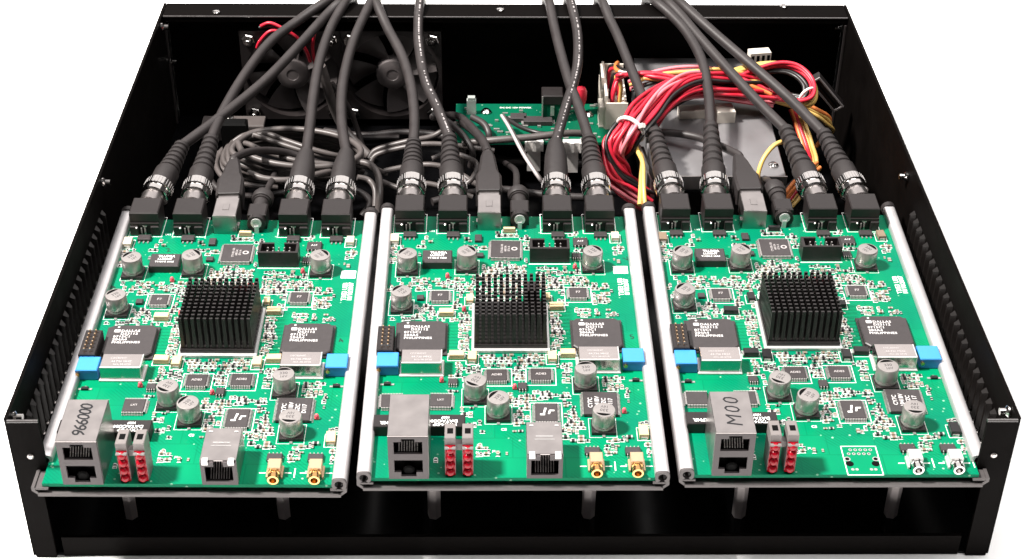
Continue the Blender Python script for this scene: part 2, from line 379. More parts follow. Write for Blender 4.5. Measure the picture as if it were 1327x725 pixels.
def build_module(idx):
    first = idx == 0
    del TOPS[:]
    lab = ('green circuit board module whose network jack has 966000 written on top',
           'green circuit board module with a bare metal jack top, between two other modules',
           'green circuit board module marked M00, with silver sockets and an empty jack footprint')[idx]
    T = thing('circuit_board_module', lab, 'circuit board', MPOS[idx], 'circuit board modules in the case', MROT[idx])
    h = MW/2
    side = (-1, 0, 1)[idx]        # the rail next to the case wall ends behind the front flange
    obj('carrier_tray', cached(('carrier', side), lambda: carrier_mesh(0, side)), 'aluminium_shaded', T)
    for s in (-1, 1): obj('side_rail', cached(('rail', s, side == s, idx if side == s else 0), lambda: carrier_mesh(s, (12.6, 0, 7.4)[idx] if side == s else 0)), 'aluminium', T)
    for s in (-1, 1):       # black end plugs on the rails
        obj('rail_plug', cached('plug', lambda: MB().lathe([(2.6, 0), (3.5, 0.3), (3.5, 3.2), (2.2, 4.2)], axis=(0, 1, 0), n=14).mesh('rail_plug', 40)), 'rubber_black', T, (s*(h-2.9), ML-0.5, 1.0))
    pcb = obj('circuit_board', cached('pcb', lambda: MB().box(-h+4.2, h-4.2, 0.2, 187.3, -1.6, 0).mesh('circuit_board')), 'pcb_green', T)
    silk = MB()
    def outline(cx, cy, w_, d, t_=0.32):
        x0, x1, y0, y1 = cx-w_/2, cx+w_/2, cy-d/2, cy+d/2; z = 0.03
        for a in ((x0, x1, y0, y0+t_), (x0, x1, y1-t_, y1), (x0, x0+t_, y0+t_, y1-t_), (x1-t_, x1, y0+t_, y1-t_)):
            silk.add([(a[0], a[2], z), (a[1], a[2], z), (a[1], a[3], z), (a[0], a[3], z)], [(0, 1, 2, 3)])
    def quad(x0, x1, y0, y1, z=0.03, m=silk):
        m.add([(x0, y0, z), (x1, y0, z), (x1, y1, z), (x0, y1, z)], [(0, 1, 2, 3)])
    # ---------------- rear row: coaxial jacks, USB socket, power jack
    for px in (531, 587, 722, 777):
        x = L(px, 302)[0]; y = 173.4
        def jack():
            m = MB().box(-6.9, 6.9, 1.8, 15.4, 0, 11.8, 0.5)
            m.box(-6.9, -2.9, 0, 1.8, 0, 5.2, 0.4).box(2.9, 6.9, 0, 1.8, 0, 5.2, 0.4).box(-6.9, 6.9, 0.9, 1.8, 5.2, 6.4)
            return m.mesh('coaxial_jack')
        j = obj('coaxial_jack', cached('jack', jack), 'plastic_black', T, (x, y, 0))
        obj('center_pin', cached('jpin', lambda: MB().lathe([(1.15, 0), (1.15, 0.6), (0.6, 0.8)], (0, 1.9, 5.0), (0, -1, 0), 12).box(-0.35, 0.35, 0.9, 1.5, 0, 4.0).box(-1.9, -1.3, 0.4, 1.0, 0, 4.0).lathe([(0.6, 0), (0.3, 0.6)], (-3.7, 0, 4.4), (0, -1, 0), 8).mesh('center_pin')), 'tin', j)
        obj('barrel', cached('jbar', lambda: MB().lathe([(5.1, 15.4), (5.1, 17), (4.7, 17), (4.7, 24)], (0, 0, 6.6), (0, 1, 0), 20).mesh('barrel', 40)), 'steel', j)
        foot(x, y+8, 15, 17); outline(x, y+7.5, 16, 17)
        # regulator in front of each jack
        r = obj('regulator', cached('reg', lambda: MB().box(-3.1, 3.1, -1.8, 1.8, 0.2, 1.7, 0.25).mesh('regulator')), 'chip_black', T, (x+0.2, y-3.4, 0))
        obj('tab', cached('regt', lambda: MB().box(-2.9, 2.9, 1.8, 3.0, 0.2, 1.1, 0.15).mesh('tab')), 'steel', r)
        obj('leads', cached('regl', lambda: MB().box(-2.4, -1.7, -3.4, -1.8, 0.1, 0.5).box(-0.35, 0.35, -3.4, -1.8, 0.1, 0.5).box(1.7, 2.4, -3.4, -1.8, 0.1, 0.5).mesh('leads')), 'tin', r)
        foot(x, y-4, 7, 7)
    x0 = L(620, 299)[0]; x1 = L(648, 299)[0]; xm = (x0+x1)/2
    u = obj('usb_socket', cached('usb', lambda: MB().box(-5.6, 5.6, 0, 15.5, 0, 10.6, 0.35).box(-4.9, 4.9, -0.15, 0, 1.5, 9.6).box(-6.2, -5.6, 3, 6, 0, 3).box(5.6, 6.2, 3, 6, 0, 3).mesh('usb_socket')), 'steel', T, (xm, 175.2, 0)); foot(xm, 182, 13, 16)
    obj('spring_tab', cached('usbt', lambda: MB().box(-1.6, 1.6, 5, 10, 10.62, 10.8, 0.1).mesh('spring_tab')), 'steel', u)
    xp = L(673.5, 296)[0]
    pj = obj('power_jack', cached('pj', lambda: MB().box(-4.5, 4.5, 2.2, 12, 0, 8.5, 0.6).lathe([(4.4, 0), (4.4, 3)], (0, 2.2, 4.6), (0, -1, 0), 18).mesh('power_jack', 40)), 'plastic_black', T, (xp, 177.5, 0)); foot(xp, 182, 10, 15)
    obj('contact', cached('pjc', lambda: MB().lathe([(2.6, 0), (2.6, 0.5), (1.3, 0.5), (1.3, 0.2)], (0, -0.8, 5.4), (0, -1, 0), 14).box(-1.0, 1.0, -1.6, -0.9, 0, 4).mesh('contact', 40)), 'silver_body', pj)
    # ---------------- electrolytic capacitors
    random.seed(5)
    for k, (px, py) in enumerate(((528.5, 350), (605.2, 347), (767.6, 347), (520, 399), (615.7, 516), (646, 538), (759, 500), (781, 555))):
        x, y = L(px, py); rzc = (0.9, -0.9, -0.9, 0.8, 2.6, 0.9, 0.1, 3.0)[k]
        base = [(-4.95, -4.95), (4.95, -4.95), (4.95, 3.3), (3.3, 4.95), (-3.3, 4.95), (-4.95, 3.3)]
        c = obj('capacitor', cached('capb', lambda: MB().prism(base, 0, 1.6).mesh('capacitor')), 'plastic_black', T, (x+JIT.uniform(-.3, .3), y+JIT.uniform(-.3, .3), 0), JIT.gauss(0, 0.03))
        obj('can', cached('can', lambda: MB().lathe([(4.4, 1.4), (4.7, 2.0), (4.7, 2.7), (4.5, 3.1), (4.7, 3.5), (4.7, 9.0), (4.45, 9.6), (4.0, 9.7)], n=28).mesh('can', 35)), 'can_aluminium', c)
        def mark():
            m = MB(); pts = [(3.85*math.cos(a), 3.85*math.sin(a)) for a in [math.radians(38+104*i/10) for i in range(11)]]
            m.add([(a, b, 9.74) for a, b in pts], [tuple(range(11))]); return m.mesh('polarity_mark')
        obj('polarity_mark', cached('cmark', mark), 'void_black', c, (0, 0, 0), rzc)
        obj('lettering', cached('clet', lambda: merge(text_mb('330', 2.3, 0, 0.3, 9.74, bold=.03), text_mb('16V', 2.0, 0, -1.9, 9.74, bold=.03)).mesh('lettering')), 'cap_print', c, (0, 0, 0), rzc)
        obj('terminal', cached('cterm', lambda: MB().box(-0.6, 0.6, -6.4, -5.1, 0.05, 0.5).box(-0.6, 0.6, 5.1, 6.2, 0.05, 0.5).mesh('terminal')), 'tin', c)
        foot(x, y, 10.6, 11); outline(x, y, 11.4, 12.0, 0.2)
    # ---------------- line interface block with printed top
    x, y = L(567, 341, 0); 
    b = obj('transformer', cached('tr1', lambda: MB().box(-6.9, 6.9, -5, 5, 0.2, 4.0, 0.4).mesh('transformer')), 'chip_black', T, (x, y, 0)); foot(x, y, 14, 11)
    obj('lettering', cached('tr1l', lambda: merge(merge(text_mb('TLUMIA', 2.2, 0.5, 2.6, 4.03, bold=.03), text_mb('LUMNT', 2.0, 0, 0.4, 4.03, bold=.03)), text_mb('T1184-E 16A5', 1.5, 0, -1.7, 4.03, bold=.03)).mesh('lettering')), 'silk_white', b)
    # FPGA-size flat packages
    def ring_logo(z): return MB().lathe([(1.5, 0), (1.5, 0.01), (0.8, 0.01)], (4.2, 0, z-0.005), n=14, cap=False)
    x, y = L(655, 324, 1); chip(T, x, y, 13.6, 13.6, 1.7, 22, 'lrfb', ('CYUSB-100', '68013A', '0716 A'), math.pi/2, 1.5, 'print_grey', logo=ring_logo); 
    for (px, py) in ((570.3, 384), (749, 380)):
        x, y = L(px, py, 1); chip(T, x, y, 7.8, 7.4, 1.6, 12, 'lrfb', ('F7',), 0, 2.2, 'print_grey'); outline(x, y, 12.4, 12.0)
    for (px, py) in ((643.7, 487), (701, 486)):
        x, y = L(px, py, 1); chip(T, x, y, 8.6, 7.6, 1.6, 12, 'lrfb', ('AD83',), 0, 1.9, 'print_grey'); outline(x, y, 13, 12)
    x, y = L(571, 519.5, 1); chip(T, x, y, 9, 8.2, 1.5, 14, 'fbr', ('LXT',), 0, 1.6, 'print_grey')
    if idx != 0:
        x, y = L(508, 520, 1); chip(T, x, y, 9, 8.2, 1.5, 14, 'lfb')
    x, y = L(708, 535, 1); 
    lf = lambda z: MB().add([(-2.6, -2.2, z), (-0.6, -2.2, z), (-0.6, -0.6, z), (0.2, 2.4, z), (-0.8, 2.4, z), (-1.4, -1.2, z), (-2.6, -1.2, z)], [(0, 1, 2, 3, 4, 5, 6)]).add([(0.6, -1.4, z), (1.4, -1.4, z), (1.8, 0.4, z), (3.2, 0.4, z), (3.4, 1.2, z), (1.2, 1.2, z)], [(0, 1, 2, 3, 4, 5)])
    chip(T, x, y, 9.2, 11.4, 1.5, 14, 'lrfb', (' ',), 0, 1.4, 'silk_white', key='lf', logo=lf); outline(x, y, 13.4, 15)
    x, y = L(778, 524, 1); chip(T, x, y, 14.2, 14.6, 1.8, 18, 'lr', ('CY7C', '1041BV', '15ZC', 'D117'), math.pi/2, 2.6, 'chip_print'); 
    # ---------------- big framer chips with chamfered corners and their crystal cans
    for s, (px, py) in enumerate(((546, 435.5), (773.5, 432))):
        x, y = L(px, py, 2.4); q = 10.8
        poly = [(-q+2.2, -q), (q-2.2, -q), (q, -q+2.2), (q, q-2.2), (q-2.2, q), (-q+2.2, q), (-q, q-2.2), (-q, -q+2.2)]
        f = obj('framer_chip', cached('framer', lambda: MB().prism(poly, 0.9, 2.6, 0.4).box(-q-0.6, q+0.6, -q-0.6, q+0.6, 0.3, 0.9).mesh('framer_chip')), 'chip_black', T, (x, y, 0), JIT.gauss(0, 0.008)); foot(x, y, 23, 23)
        def dl():
            m = MB(); z = 2.63; m.prism([(-7.4, 5.4), (-5.4, 5.4), (-5.1, 5.8), (-5.1, 7.2), (-5.4, 7.5), (-7.4, 7.5), (-7.7, 7.2), (-7.7, 5.8)], 2.62, 2.64)
            for i, tx in enumerate(('DALLAS', 'DS3112', '0715C1', '284A4', 'PHILIPPINES')):
                merge(m, text_mb(tx, 2.15 if i < 4 else 2.1, -7.6+(2.9 if i < 2 else 0), 6.4-i*2.05, z, bold=.03, spacing=1.12, align='LEFT'))
            m.lathe([(0.55, 0), (0.55, 0.01)], (-6.2, 9.2, 2.62), n=10); return m.mesh('lettering')
        obj('lettering', cached('framer_l', dl), 'chip_print', f)
        px, py = ((546.3, 462), (775.8, 458))[s]; x, y = L(px, py, 7)
        y -= 0.0
        c = obj('crystal_can', cached('xtal', lambda: MB().box(-8.6, 8.6, -4.6, 4.6, 0.9, 6.9, 0).box(-8.6, 8.6, -4.6, 4.6, 6.9, 7.2, 0.28).mesh('crystal_can')), 'quartz_metal', T, (x, y, 0)); foot(x, y, 19, 11)
        obj('base_flange', cached('xtal_f', lambda: MB().box(-9.5, 9.5, -5.5, 5.5, 0.1, 0.9, 0.35).mesh('base_flange')), 'silver_body', c)
        obj('edge_glint', cached('xtal_r', lambda: MB().tube([(-8.4, -4.5, 7.0), (8.4, -4.5, 7.0)], 0.38, 8).tube([(8.5, -4.4, 7.0), (8.5, 4.4, 7.0)], 0.3, 8).tube([(8.5, -4.5, 1.0), (8.5, -4.5, 7.0)], 0.3, 8).mesh('edge_glint', 60)), 'silver_body', c)  # highlights on the can's front and side edges, put in as silver tubes
        obj('lettering', cached('xtal_l', lambda: merge(merge(text_mb('OSCILENT', 1.5, -1.5, 1.7, 7.23, bold=.02), text_mb('44.736 MHZ', 1.7, 0, -0.6, 7.23, bold=.02)), text_mb('XO-38 0718', 1.5, 0.6, -2.6, 7.23, bold=.02)).mesh('lettering')), 'print_grey', c)
        px, py = ((502.3, 465), (821, 459.5))[s]; x, y = L(px, py, 5.5)
        tb = obj('trimmer', cached('trim', lambda: MB().box(-4.6, 4.6, -4.7, 4.7, 0.3, 5.4, 0.3).mesh('trimmer')), 'trimmer_blue', T, (x, y, 0)); foot(x, y, 10, 10)
        obj('seam_line', cached('trims2', lambda: MB().box(-4.65, 4.65, -4.75, 4.75, 4.2, 4.35).box(-4.65, -3.9, -4.78, -4.7, 0.1, 0.9).box(3.9, 4.65, -4.78, -4.7, 0.1, 0.9).mesh('seam_line')), 'trimmer_dark', tb)
        obj('adjust_screw', cached('trims', lambda: MB().lathe([(0.9, 0), (0.9, 1.0), (0.4, 1.0)], (-3.6, -4.7, 3.4), (0, -1, 0), 10).mesh('adjust_screw')), 'gold', tb)
        px, py = ((502, 499), (824, 494))[s]; x, y = L(px, py)
        sm = obj('transistor', cached('sot', lambda: MB().box(-1.5, 1.5, -0.8, 0.8, 0.1, 1.2, 0.15).mesh('transistor')), 'resistor_black', T, (x, y, 0)); foot(x, y, 5, 5)
        obj('leads', cached('sotl', lambda: MB().box(-2.9, -1.5, -0.5, 0.5, 0.02, 0.3).box(1.5, 2.9, -0.5, 0.5, 0.02, 0.3).box(-0.4, 0.4, 0.8, 2.0, 0.02, 0.3).mesh('leads')), 'tin', sm)
    # jumper block by the first framer
    x, y = L(500, 444, 4)
    jb = obj('jumper_block', cached('jb', lambda: MB().box(-3.6, 3.6, -8.6, 8.6, 0.2, 6.6, 0.3).mesh('jumper_block')), 'plastic_black', T, (x, y, 0)); foot(x, y, 8, 18)
    def pins(nx, ny, p, h0, h1, r=0.32):
        m = MB()
        for i in range(nx):
            for k in range(ny): m.box((i-(nx-1)/2)*p-r, (i-(nx-1)/2)*p+r, (k-(ny-1)/2)*p-r, (k-(ny-1)/2)*p+r, h0, h1, 0.15)
        return m
    obj('pin_array', cached('jbp', lambda: pins(2, 6, 2.6, 6.6, 8.4).mesh('pin_array')), 'gold_body' if idx == 0 else 'cable_grey', jb)
    # ---------------- heatsink with square pins
    xa, ya = L(614.3, 456); xb, yb = L(709.5, 456); hx = (xa+xb)/2; q = (xb-xa)/2; hy = ya+q+0.2
    hs = obj('heatsink', cached('hs', lambda: MB().box(-q, q, -q, q, 1.6, 3.6).mesh('heatsink')), 'heatsink_black', T, (hx, hy, 0)); foot(hx, hy, 2*q+1, 2*q+1)
    obj('ball_grid_package', cached('bga', lambda: MB().box(-q-1.1, q+1.1, -q-1.5, q+1.1, 0.3, 1.7, 0.2).mesh('ball_grid_package')), 'silver_body', T, (hx, hy, 0))
    def hsp():
        m = MB(); n = 12; p = 2*q/n
        for i in range(n):
            for k in range(n):
                cx, cy = -q+p*(i+0.5), -q+p*(k+0.5); a, b_ = 0.85, 0.60; z0, z1 = 3.6, 19.5
                vs = [(cx-a, cy-b_, z0), (cx+a, cy-b_, z0), (cx+a, cy+b_, z0), (cx-a, cy+b_, z0)]
                a, b_ = 0.72, 0.48
                vs += [(cx-a, cy-b_, z1), (cx+a, cy-b_, z1), (cx+a, cy+b_, z1), (cx-a, cy+b_, z1)]
                m.add(vs, [(4, 5, 6, 7), (0, 1, 5, 4), (1, 2, 6, 5), (2, 3, 7, 6), (3, 0, 4, 7)])
        return m.mesh('cooling_pins')
    o = obj('cooling_pins', cached('hsp', hsp), 'heatsink_black', hs); o['kind'] = 'stuff'
    # ---------------- pin headers
    x0 = L(686.5, 341)[0]; x1 = L(738, 341)[0]; yb = L(700, 341)[1]; xm = (x0+x1)/2; hw = (x1-x0)/2
    def hdr():
        m = MB().box(-hw, hw, 0, 1.2, 0.2, 8.2).box(-hw, -hw+1.2, 1.2, 7.2, 0.2, 8.2).box(hw-1.2, hw, 1.2, 7.2, 0.2, 8.2).box(-hw, -2.3, 7.2, 8.4, 0.2, 8.2).box(2.3, hw, 7.2, 8.4, 0.2, 8.2).box(-hw+1.2, hw-1.2, 1.2, 7.2, 0.2, 2.0)
        return m.mesh('box_header')
    b = obj('box_header', cached('hdr', hdr), 'plastic_black', T, (xm, yb, 0)); foot(xm, yb+4, 2*hw, 9)
    obj('pin_array', cached('hdrp', lambda: MB().add(*(lambda m: (m.v, m.f))(pins(5, 2, 2.54, 2.0, 7.4))).mesh('pin_array')), 'tin', b, (0, 4.2, 0))
    quad(xm-hw-0.5, xm+hw+0.5, yb-1.3, yb-0.7)
    x, y = L(688, 386); y = hy+q+2.6
    b = obj('pin_header', cached('ph2', lambda: MB().box(-3.6, 3.6, -2.6, 4.6, 0.2, 9.5, 0.2).mesh('pin_header')), 'plastic_black', T, (x, y, 0)); foot(x, y+1, 8, 8)
    obj('pin_array', cached('ph2p', lambda: pins(3, 2, 2.2, 9.5, 12.5).mesh('pin_array')), 'led_pink' if idx == 0 else 'tin', b, (0, 1, 0))
    # ---------------- small outline parts
    for (px, py, w_, d, n) in ((752, 316, 7.0, 6.2, 4), (747, 334, 4.2, 3.6, 4), (587, 497, 4.0, 3.6, 4), (677, 503, 3.8, 4.2, 3), (620, 311, 3.4, 5.2, 0), (622, 333, 3.4, 3.0, 0), (545, 388, 3.2, 3.2, 0)):
        x, y = L(px, py); chip(T, x, y, w_, d, 1.5, n, 'fb', ('A1F',) if w_ > 6 else (), 0, 1.8, 'chip_print')
    # tantalum capacitors
    tant = [(578.6, 408, 6.4, 3.4), (592, 463, 6.4, 3.6), (612, 466, 3.8, 5.6), (715.7, 466, 3.8, 5.6), (736, 461, 6.4, 3.6), (721, 400, 6.2, 3.4), (609, 391, 3.2, 5.0), (709, 388, 2.8, 4.0), (512, 313, 3.8, 6.0), (797, 310, 3.6, 5.4), (834, 563, 3.8, 6.4), (660, 301, 5.6, 1.6)]
    for k, (px, py, w_, d) in enumerate(tant):
        x, y = L(px, py); m_ = ('cream' if k in (8, 9) else 'tantalum') if idx < 2 else ('resistor_black' if k not in (8, 9) else 'ceramic_tan')
        c = obj('tantalum_capacitor', cached(('tant', w_, d, m_), lambda: MB().box(-w_/2, w_/2, -d/2, d/2, 0.15, 2.6, 0.2).mesh('tantalum_capacitor')), m_, T, (x, y, 0), JIT.gauss(0, 0.03)); foot(x, y, w_+1, d+1)
        e = cached(('tante', w_, d), lambda: (MB().box(-w_/2-0.5, -w_/2, -d*.35, d*.35, 0.05, 1.3).box(w_/2, w_/2+0.5, -d*.35, d*.35, 0.05, 1.3) if w_ > d else MB().box(-w_*.35, w_*.35, -d/2-0.5, -d/2, 0.05, 1.3).box(-w_*.35, w_*.35, d/2, d/2+0.5, 0.05, 1.3)).mesh('terminal'))
        obj('terminal', e, 'tin', c); outline(x, y, w_+1.8, d+1.8, 0.25)
    # red indicator lamps
    if idx < 2:
        for (px, py) in ((580, 360), (745, 348), (601.4, 403), (572.4, 495), (667, 504), (808.8, 535)):
            x, y = L(px, py)
            obj('indicator_led', cached('led', lambda: MB().box(-0.9, 0.9, -0.9, 0.9, 0.1, 0.9).lathe([(0.9, 0.9), (0.9, 1.8), (0.6, 2.4), (0.2, 2.6)], n=12).mesh('indicator_led', 40)), 'led_pink', T, (x, y, 0)); foot(x, y, 2.4, 2.4)
    # ---------------- front row: stacked jack, light towers, single jack, coaxial sockets
    xj = L(530, 622)[0]
    def sj():
        m = MB(); m.box(-7.9, -7.2, 1.2, 24.6, 0, 21.8).box(7.2, 7.9, 1.2, 24.6, 0, 21.8).box(-7.9, 7.9, 24.6, 25.2, 0, 21.8).box(-7.9, 7.9, 0.2, 25.2, 21.8, 22.4, 0.15)
        return m.mesh('stacked_jack')
    j = obj('stacked_jack', cached('sj', sj), 'steel', T, (xj, -0.4, 0)); foot(xj, 12, 17, 27)
    obj('port_face', cached('sjf', lambda: MB().frame(-7.85, 7.85, 0, 21.7, 0, 1.2, [(-5.6, 5.6, 13.0, 19.2), (-2.6, 2.6, 19.2, 20.7), (-5.6, 5.6, 3.6, 9.8), (-3.0, 3.0, 1.4, 3.6)]).mesh('port_face')), 'jack_grey', j)
    obj('port_cavity', cached('sjc', lambda: MB().box(-7.1, 7.1, 4.6, 24.4, 0.3, 21.6).box(-7.1, 7.1, 1.25, 4.6, 0.2, 1.3).box(-7.1, 7.1, 1.25, 4.6, 10.2, 12.6).lathe([(2.4, 0), (2.4, 0.5), (1.6, 1.0)], (0, 2.2, 3.2), (0, -1, 0), 14).mesh('port_cavity')), 'void_black', j)
    obj('contacts', cached('sjp', lambda: (lambda m: m)(pins_row())).mesh('contacts') if False else cached('sjp', lambda: [m := MB(), [m.add([(-3.6+k*1.02-0.2, 1.6, 13.2), (-3.6+k*1.02+0.2, 1.6, 13.2), (-3.6+k*1.02+0.2, 4.4, 16.0), (-3.6+k*1.02-0.2, 4.4, 16.0)], [(0, 1, 2, 3)]) for k in range(8)]][0].mesh('contacts')), 'tin', j)
    if idx != 1:
        txt, sz = (('966000', 7.4), None, ('M00', 9.0))[idx]
        obj('handwriting', text_mb(txt, sz, 0.4, 12.6, 22.43, math.pi/2, shear=0.18, bold=0.012 if idx == 0 else -0.002, spacing=0.86 if idx == 0 else 1.2), 'marker_ink', j)
    # long black line transformer behind it
    xa = L(482, 552, 4)[0]; xb = L(601, 552, 4)[0]; yt = L(541, 545, 5.0)[1]; xm = (xa+xb)/2; hw = (xb-xa)/2
    b = obj('line_transformer', cached('lt', lambda: MB().box(-hw, hw, -4.0, 3.6, 0.3, 5.2, 0.3).mesh('line_transformer')), 'plastic_black', T, (xm+0.6, yt, 0)); foot(xm, yt, 2*hw, 9)
    obj('lettering', cached('ltl', lambda: merge(merge(merge(text_mb('DATACOM', 2.4, 9.6, -0.6, 5.23, math.pi, bold=.03), text_mb('PTX14-DP', 2.2, 10.4, -2.8, 5.23, math.pi, bold=.03)), text_mb('1007', 1.8, 10.6, 1.6, 5.23, math.pi, bold=.03)), text_mb('XFMR', 2.6, -12.6, -1.6, 5.23, math.pi, bold=.03)).mesh('lettering')), 'silk_white', b)
    for k, px in enumerate((583.8, 606.4)):
        x = L(px, 619)[0]
        def tower():
            m = MB().box(-2.15, 2.15, 0.8, 9.6, 0, 19.2, 0.2).box(-2.15, 2.15, -0.9, 0.8, 14.6, 15.2)
            return m.mesh('light_tower')
        lt_ = obj('light_tower', cached('tower', tower), 'led_house', T, (x, 1.2, 0)); foot(x, 6, 5, 12)
        obj('socket_hole', cached('twh', lambda: MB().box(-1.15, 1.15, 3.4, 6.6, 19.15, 19.28).mesh('socket_hole')), 'void_black', lt_)
        for i in range(4):
            obj('indicator_led', cached('tled', lambda: MB().lathe([(1.85, 0), (1.85, 0.5), (1.6, 1.2), (1.0, 1.8), (0.3, 2.0)], axis=(0, -1, 0), n=16).box(-2.0, 2.0, -0.2, 0.2, -1.93, 1.92).mesh('indicator_led', 50)), 'led_red', lt_, (0, 0.6, 2.1+i*3.85))
    obj('tower_bridge', cached('twb', lambda: MB().box(-1.5, 1.5, 0, 3, 11, 14).mesh('tower_bridge')), 'cream' if idx == 1 else 'led_house', T, ((L(583.8, 619)[0]+L(606.4, 619)[0])/2, 4.2, 0))
    xs = L(705.7, 619)[0]
    if idx < 2:
        def nj():
            m = MB().box(-7.1, -6.5, 0.9, 19.4, 0, 11.6).box(6.5, 7.1, 0.9, 19.4, 0, 11.6).box(-7.1, 7.1, 19.4, 20, 0, 11.6).box(-7.1, 7.1, 0.9, 20, 11.6, 12.1, 0.12)
            return m.mesh('network_jack')
        j = obj('network_jack', cached('nj', nj), 'steel', T, (xs, -0.2, 0)); foot(xs, 10, 15, 22)
        obj('port_face', cached('njf', lambda: MB().frame(-7.05, 7.05, 0, 11.55, 0, 0.9, [(-5.4, 5.4, 1.8, 9.4), (-1.9, 1.9, 9.4, 11.55)]).mesh('port_face')), 'jack_grey', j)
        obj('port_cavity', cached('njc', lambda: MB().box(-6.4, 6.4, 6.5, 19.2, 0.3, 11.5).box(-6.4, 6.4, 0.95, 6.5, 0.15, 1.2).mesh('port_cavity')), 'void_black', j)
        obj('contacts', cached('njp', lambda: [m := MB(), [m.add([(-3.6+k*1.02-0.18, 1.2, 2.2), (-3.6+k*1.02+0.18, 1.2, 2.2), (-3.6+k*1.02+0.18, 6.0, 7.2), (-3.6+k*1.02-0.18, 6.0, 7.2)], [(0, 1, 2, 3)]) for k in range(8)]][0].mesh('contacts')), 'steel', j)
        for s in (-1, 1):
            obj('shield_tab', cached('njt', lambda: MB().box(-1.2, 1.2, 0.2, 2.0, 12.12, 12.5, 0.1).box(-1.2, 1.2, -0.4, 0.2, 10.6, 12.5).mesh('shield_tab')), 'silver_body', j, (s*5.1, 0, 0))
        obj('stamped_seam', cached('njs', lambda: MB().box(-3.4, 3.4, 11.2, 11.5, 12.11, 12.2).box(-4.0, 4.0, 9.4, 9.6, 12.11, 12.2).box(-5.8, -4.3, 17.5, 18.2, 12.11, 12.25).box(4.3, 5.8, 17.5, 18.2, 12.11, 12.25).mesh('stamped_seam')), 'silver_body', j)
    else:
        outline(xs, 8.5, 14.5, 17.5, 0.4)
        m = MB(); hl = MB()
        for i in range(10): 
            cx, cy = xs-4.6+i*1.02, 12.5+(i % 2)*2.4
            m.lathe([(0.75, 0.02), (0.75, 0.06)], (cx, cy, 0), n=10); hl.lathe([(0.32, 0.06), (0.32, 0.08)], (cx, cy, 0), n=8)
        for s in (-1, 1):
            m.lathe([(1.3, 0.02), (1.3, 0.06)], (xs+s*5.7, 9.4, 0), n=14); hl.lathe([(0.9, 0.06), (0.9, 0.08)], (xs+s*5.7, 9.4, 0), n=12)
            hl.lathe([(1.6, 0.02), (1.6, 0.05)], (xs+s*5.2, 6.6, 0), n=16)
            m.lathe([(0.7, 0.02), (0.7, 0.06)], (xs+s*4.6, 3.2, 0), n=10).lathe([(0.7, 0.02), (0.7, 0.06)], (xs+s*2.9, 3.2, 0), n=10)
        obj('solder_pads', m, 'tin', pcb); obj('drill_holes', hl, 'void_black', pcb)
    for px in (772.5, 825):
        x = L(px, 606)[0]; g = ('gold_body', 'gold_body', 'silver_body')[idx]; g2 = ('gold', 'gold', 'chrome')[idx]
        c = obj('coaxial_socket', cached(('mcx', g), lambda: MB().box(-2.6, 2.6, 4.4, 10.2, 0.3, 4.8, 0.25).box(-3.3, -2.6, 3.2, 9.8, 0, 1.2).box(2.6, 3.3, 3.2, 9.8, 0, 1.2).mesh('coaxial_socket')), g, T, (x, 0, 0)); foot(x, 5, 7, 12)
        obj('barrel', cached(('mcxb', g2), lambda: MB().lathe([(2.3, 0), (2.3, 1.0), (1.9, 1.2), (1.9, 2.6), (2.25, 3.0), (2.25, 4.6), (1.5, 4.7), (1.4, 2.5)], (0, 4.4, 2.5), (0, -1, 0), 18).mesh('barrel', 40)), g2, c)
        x2, y2 = L(px-5, 587); chip(T, x2, y2, 6.2, 4.0, 1.6, 4, 'fb')
        quad(x-6.4, x-3.8, 6.6, 7.1); quad(x+3.8, x+6.4, 6.6, 7.1); quad(x+7.4, x+7.9, 4.2, 9.6)
    x, y = L(808, 371); foot(x, y, 9, 24); x, y = L(804, 350); foot(x, y, 8, 8)
    # ---------------- small passive parts, too many to pick apart
    def small():
        random.seed(11); tin, dk, tan = MB(), MB(), MB(); sk = MB()
        regs = [(538, 360, 612, 378, .9), (585, 376, 612, 412, .9), (536, 392, 566, 414, .75), (594, 410, 607, 456, .95), (711, 405, 727, 455, .95), (618, 459, 712, 471, .95), (590, 466, 668, 484, .85), (668, 470, 760, 482, .75),
                (672, 306, 686, 342, .9), (694, 346, 760, 376, .9), (720, 376, 742, 396, .9), (764, 368, 796, 394, .8), (610, 346, 680, 400, .9), (744, 402, 800, 411, .7), (505, 408, 560, 416, .8), (655, 476, 690, 508, .95), (655, 508, 692, 552, .95),
                (722, 510, 738, 562, 1), (738, 524, 756, 562, .95), (688, 508, 726, 519, .95), (572, 486, 604, 510, .85), (596, 505, 612, 540, .7), (725, 474, 752, 496, .8), (772, 486, 806, 508, .85), (800, 505, 814, 530, .7),
                (612, 296, 632, 330, .6), (506, 318, 520, 342, .8), (541, 330, 549, 358, .8), (792, 314, 806, 330, .9), (735, 300, 765, 330, .5), (780, 574, 800, 590, .9), (726, 566, 765, 574, .9), (785, 566, 812, 574, .8), (834, 574, 850, 592, .8), (826, 548, 842, 556, .8),
                (614, 574, 632, 592, .8), (660, 545, 684, 562, .7), (604, 545, 660, 562, .12), (520, 576, 570, 612, .10), (640, 560, 680, 612, .05), (500, 362, 536, 378, .3), (790, 320, 830, 345, .2), (540, 300, 560, 322, .25), (596, 300, 612, 322, .25), (640, 342, 668, 350, .9)]
        used = []
        regs += [(536, 415, 548, 420, 1), (690, 395, 712, 410, .9), (560, 412, 612, 420, .6), (668, 484, 690, 500, .9), (606, 478, 640, 486, .9), (745, 490, 756, 512, .9), (684, 474, 696, 520, .8), (504, 378, 512, 412, .4), (640, 300, 672, 308, .8), (700, 550, 740, 566, .4)]
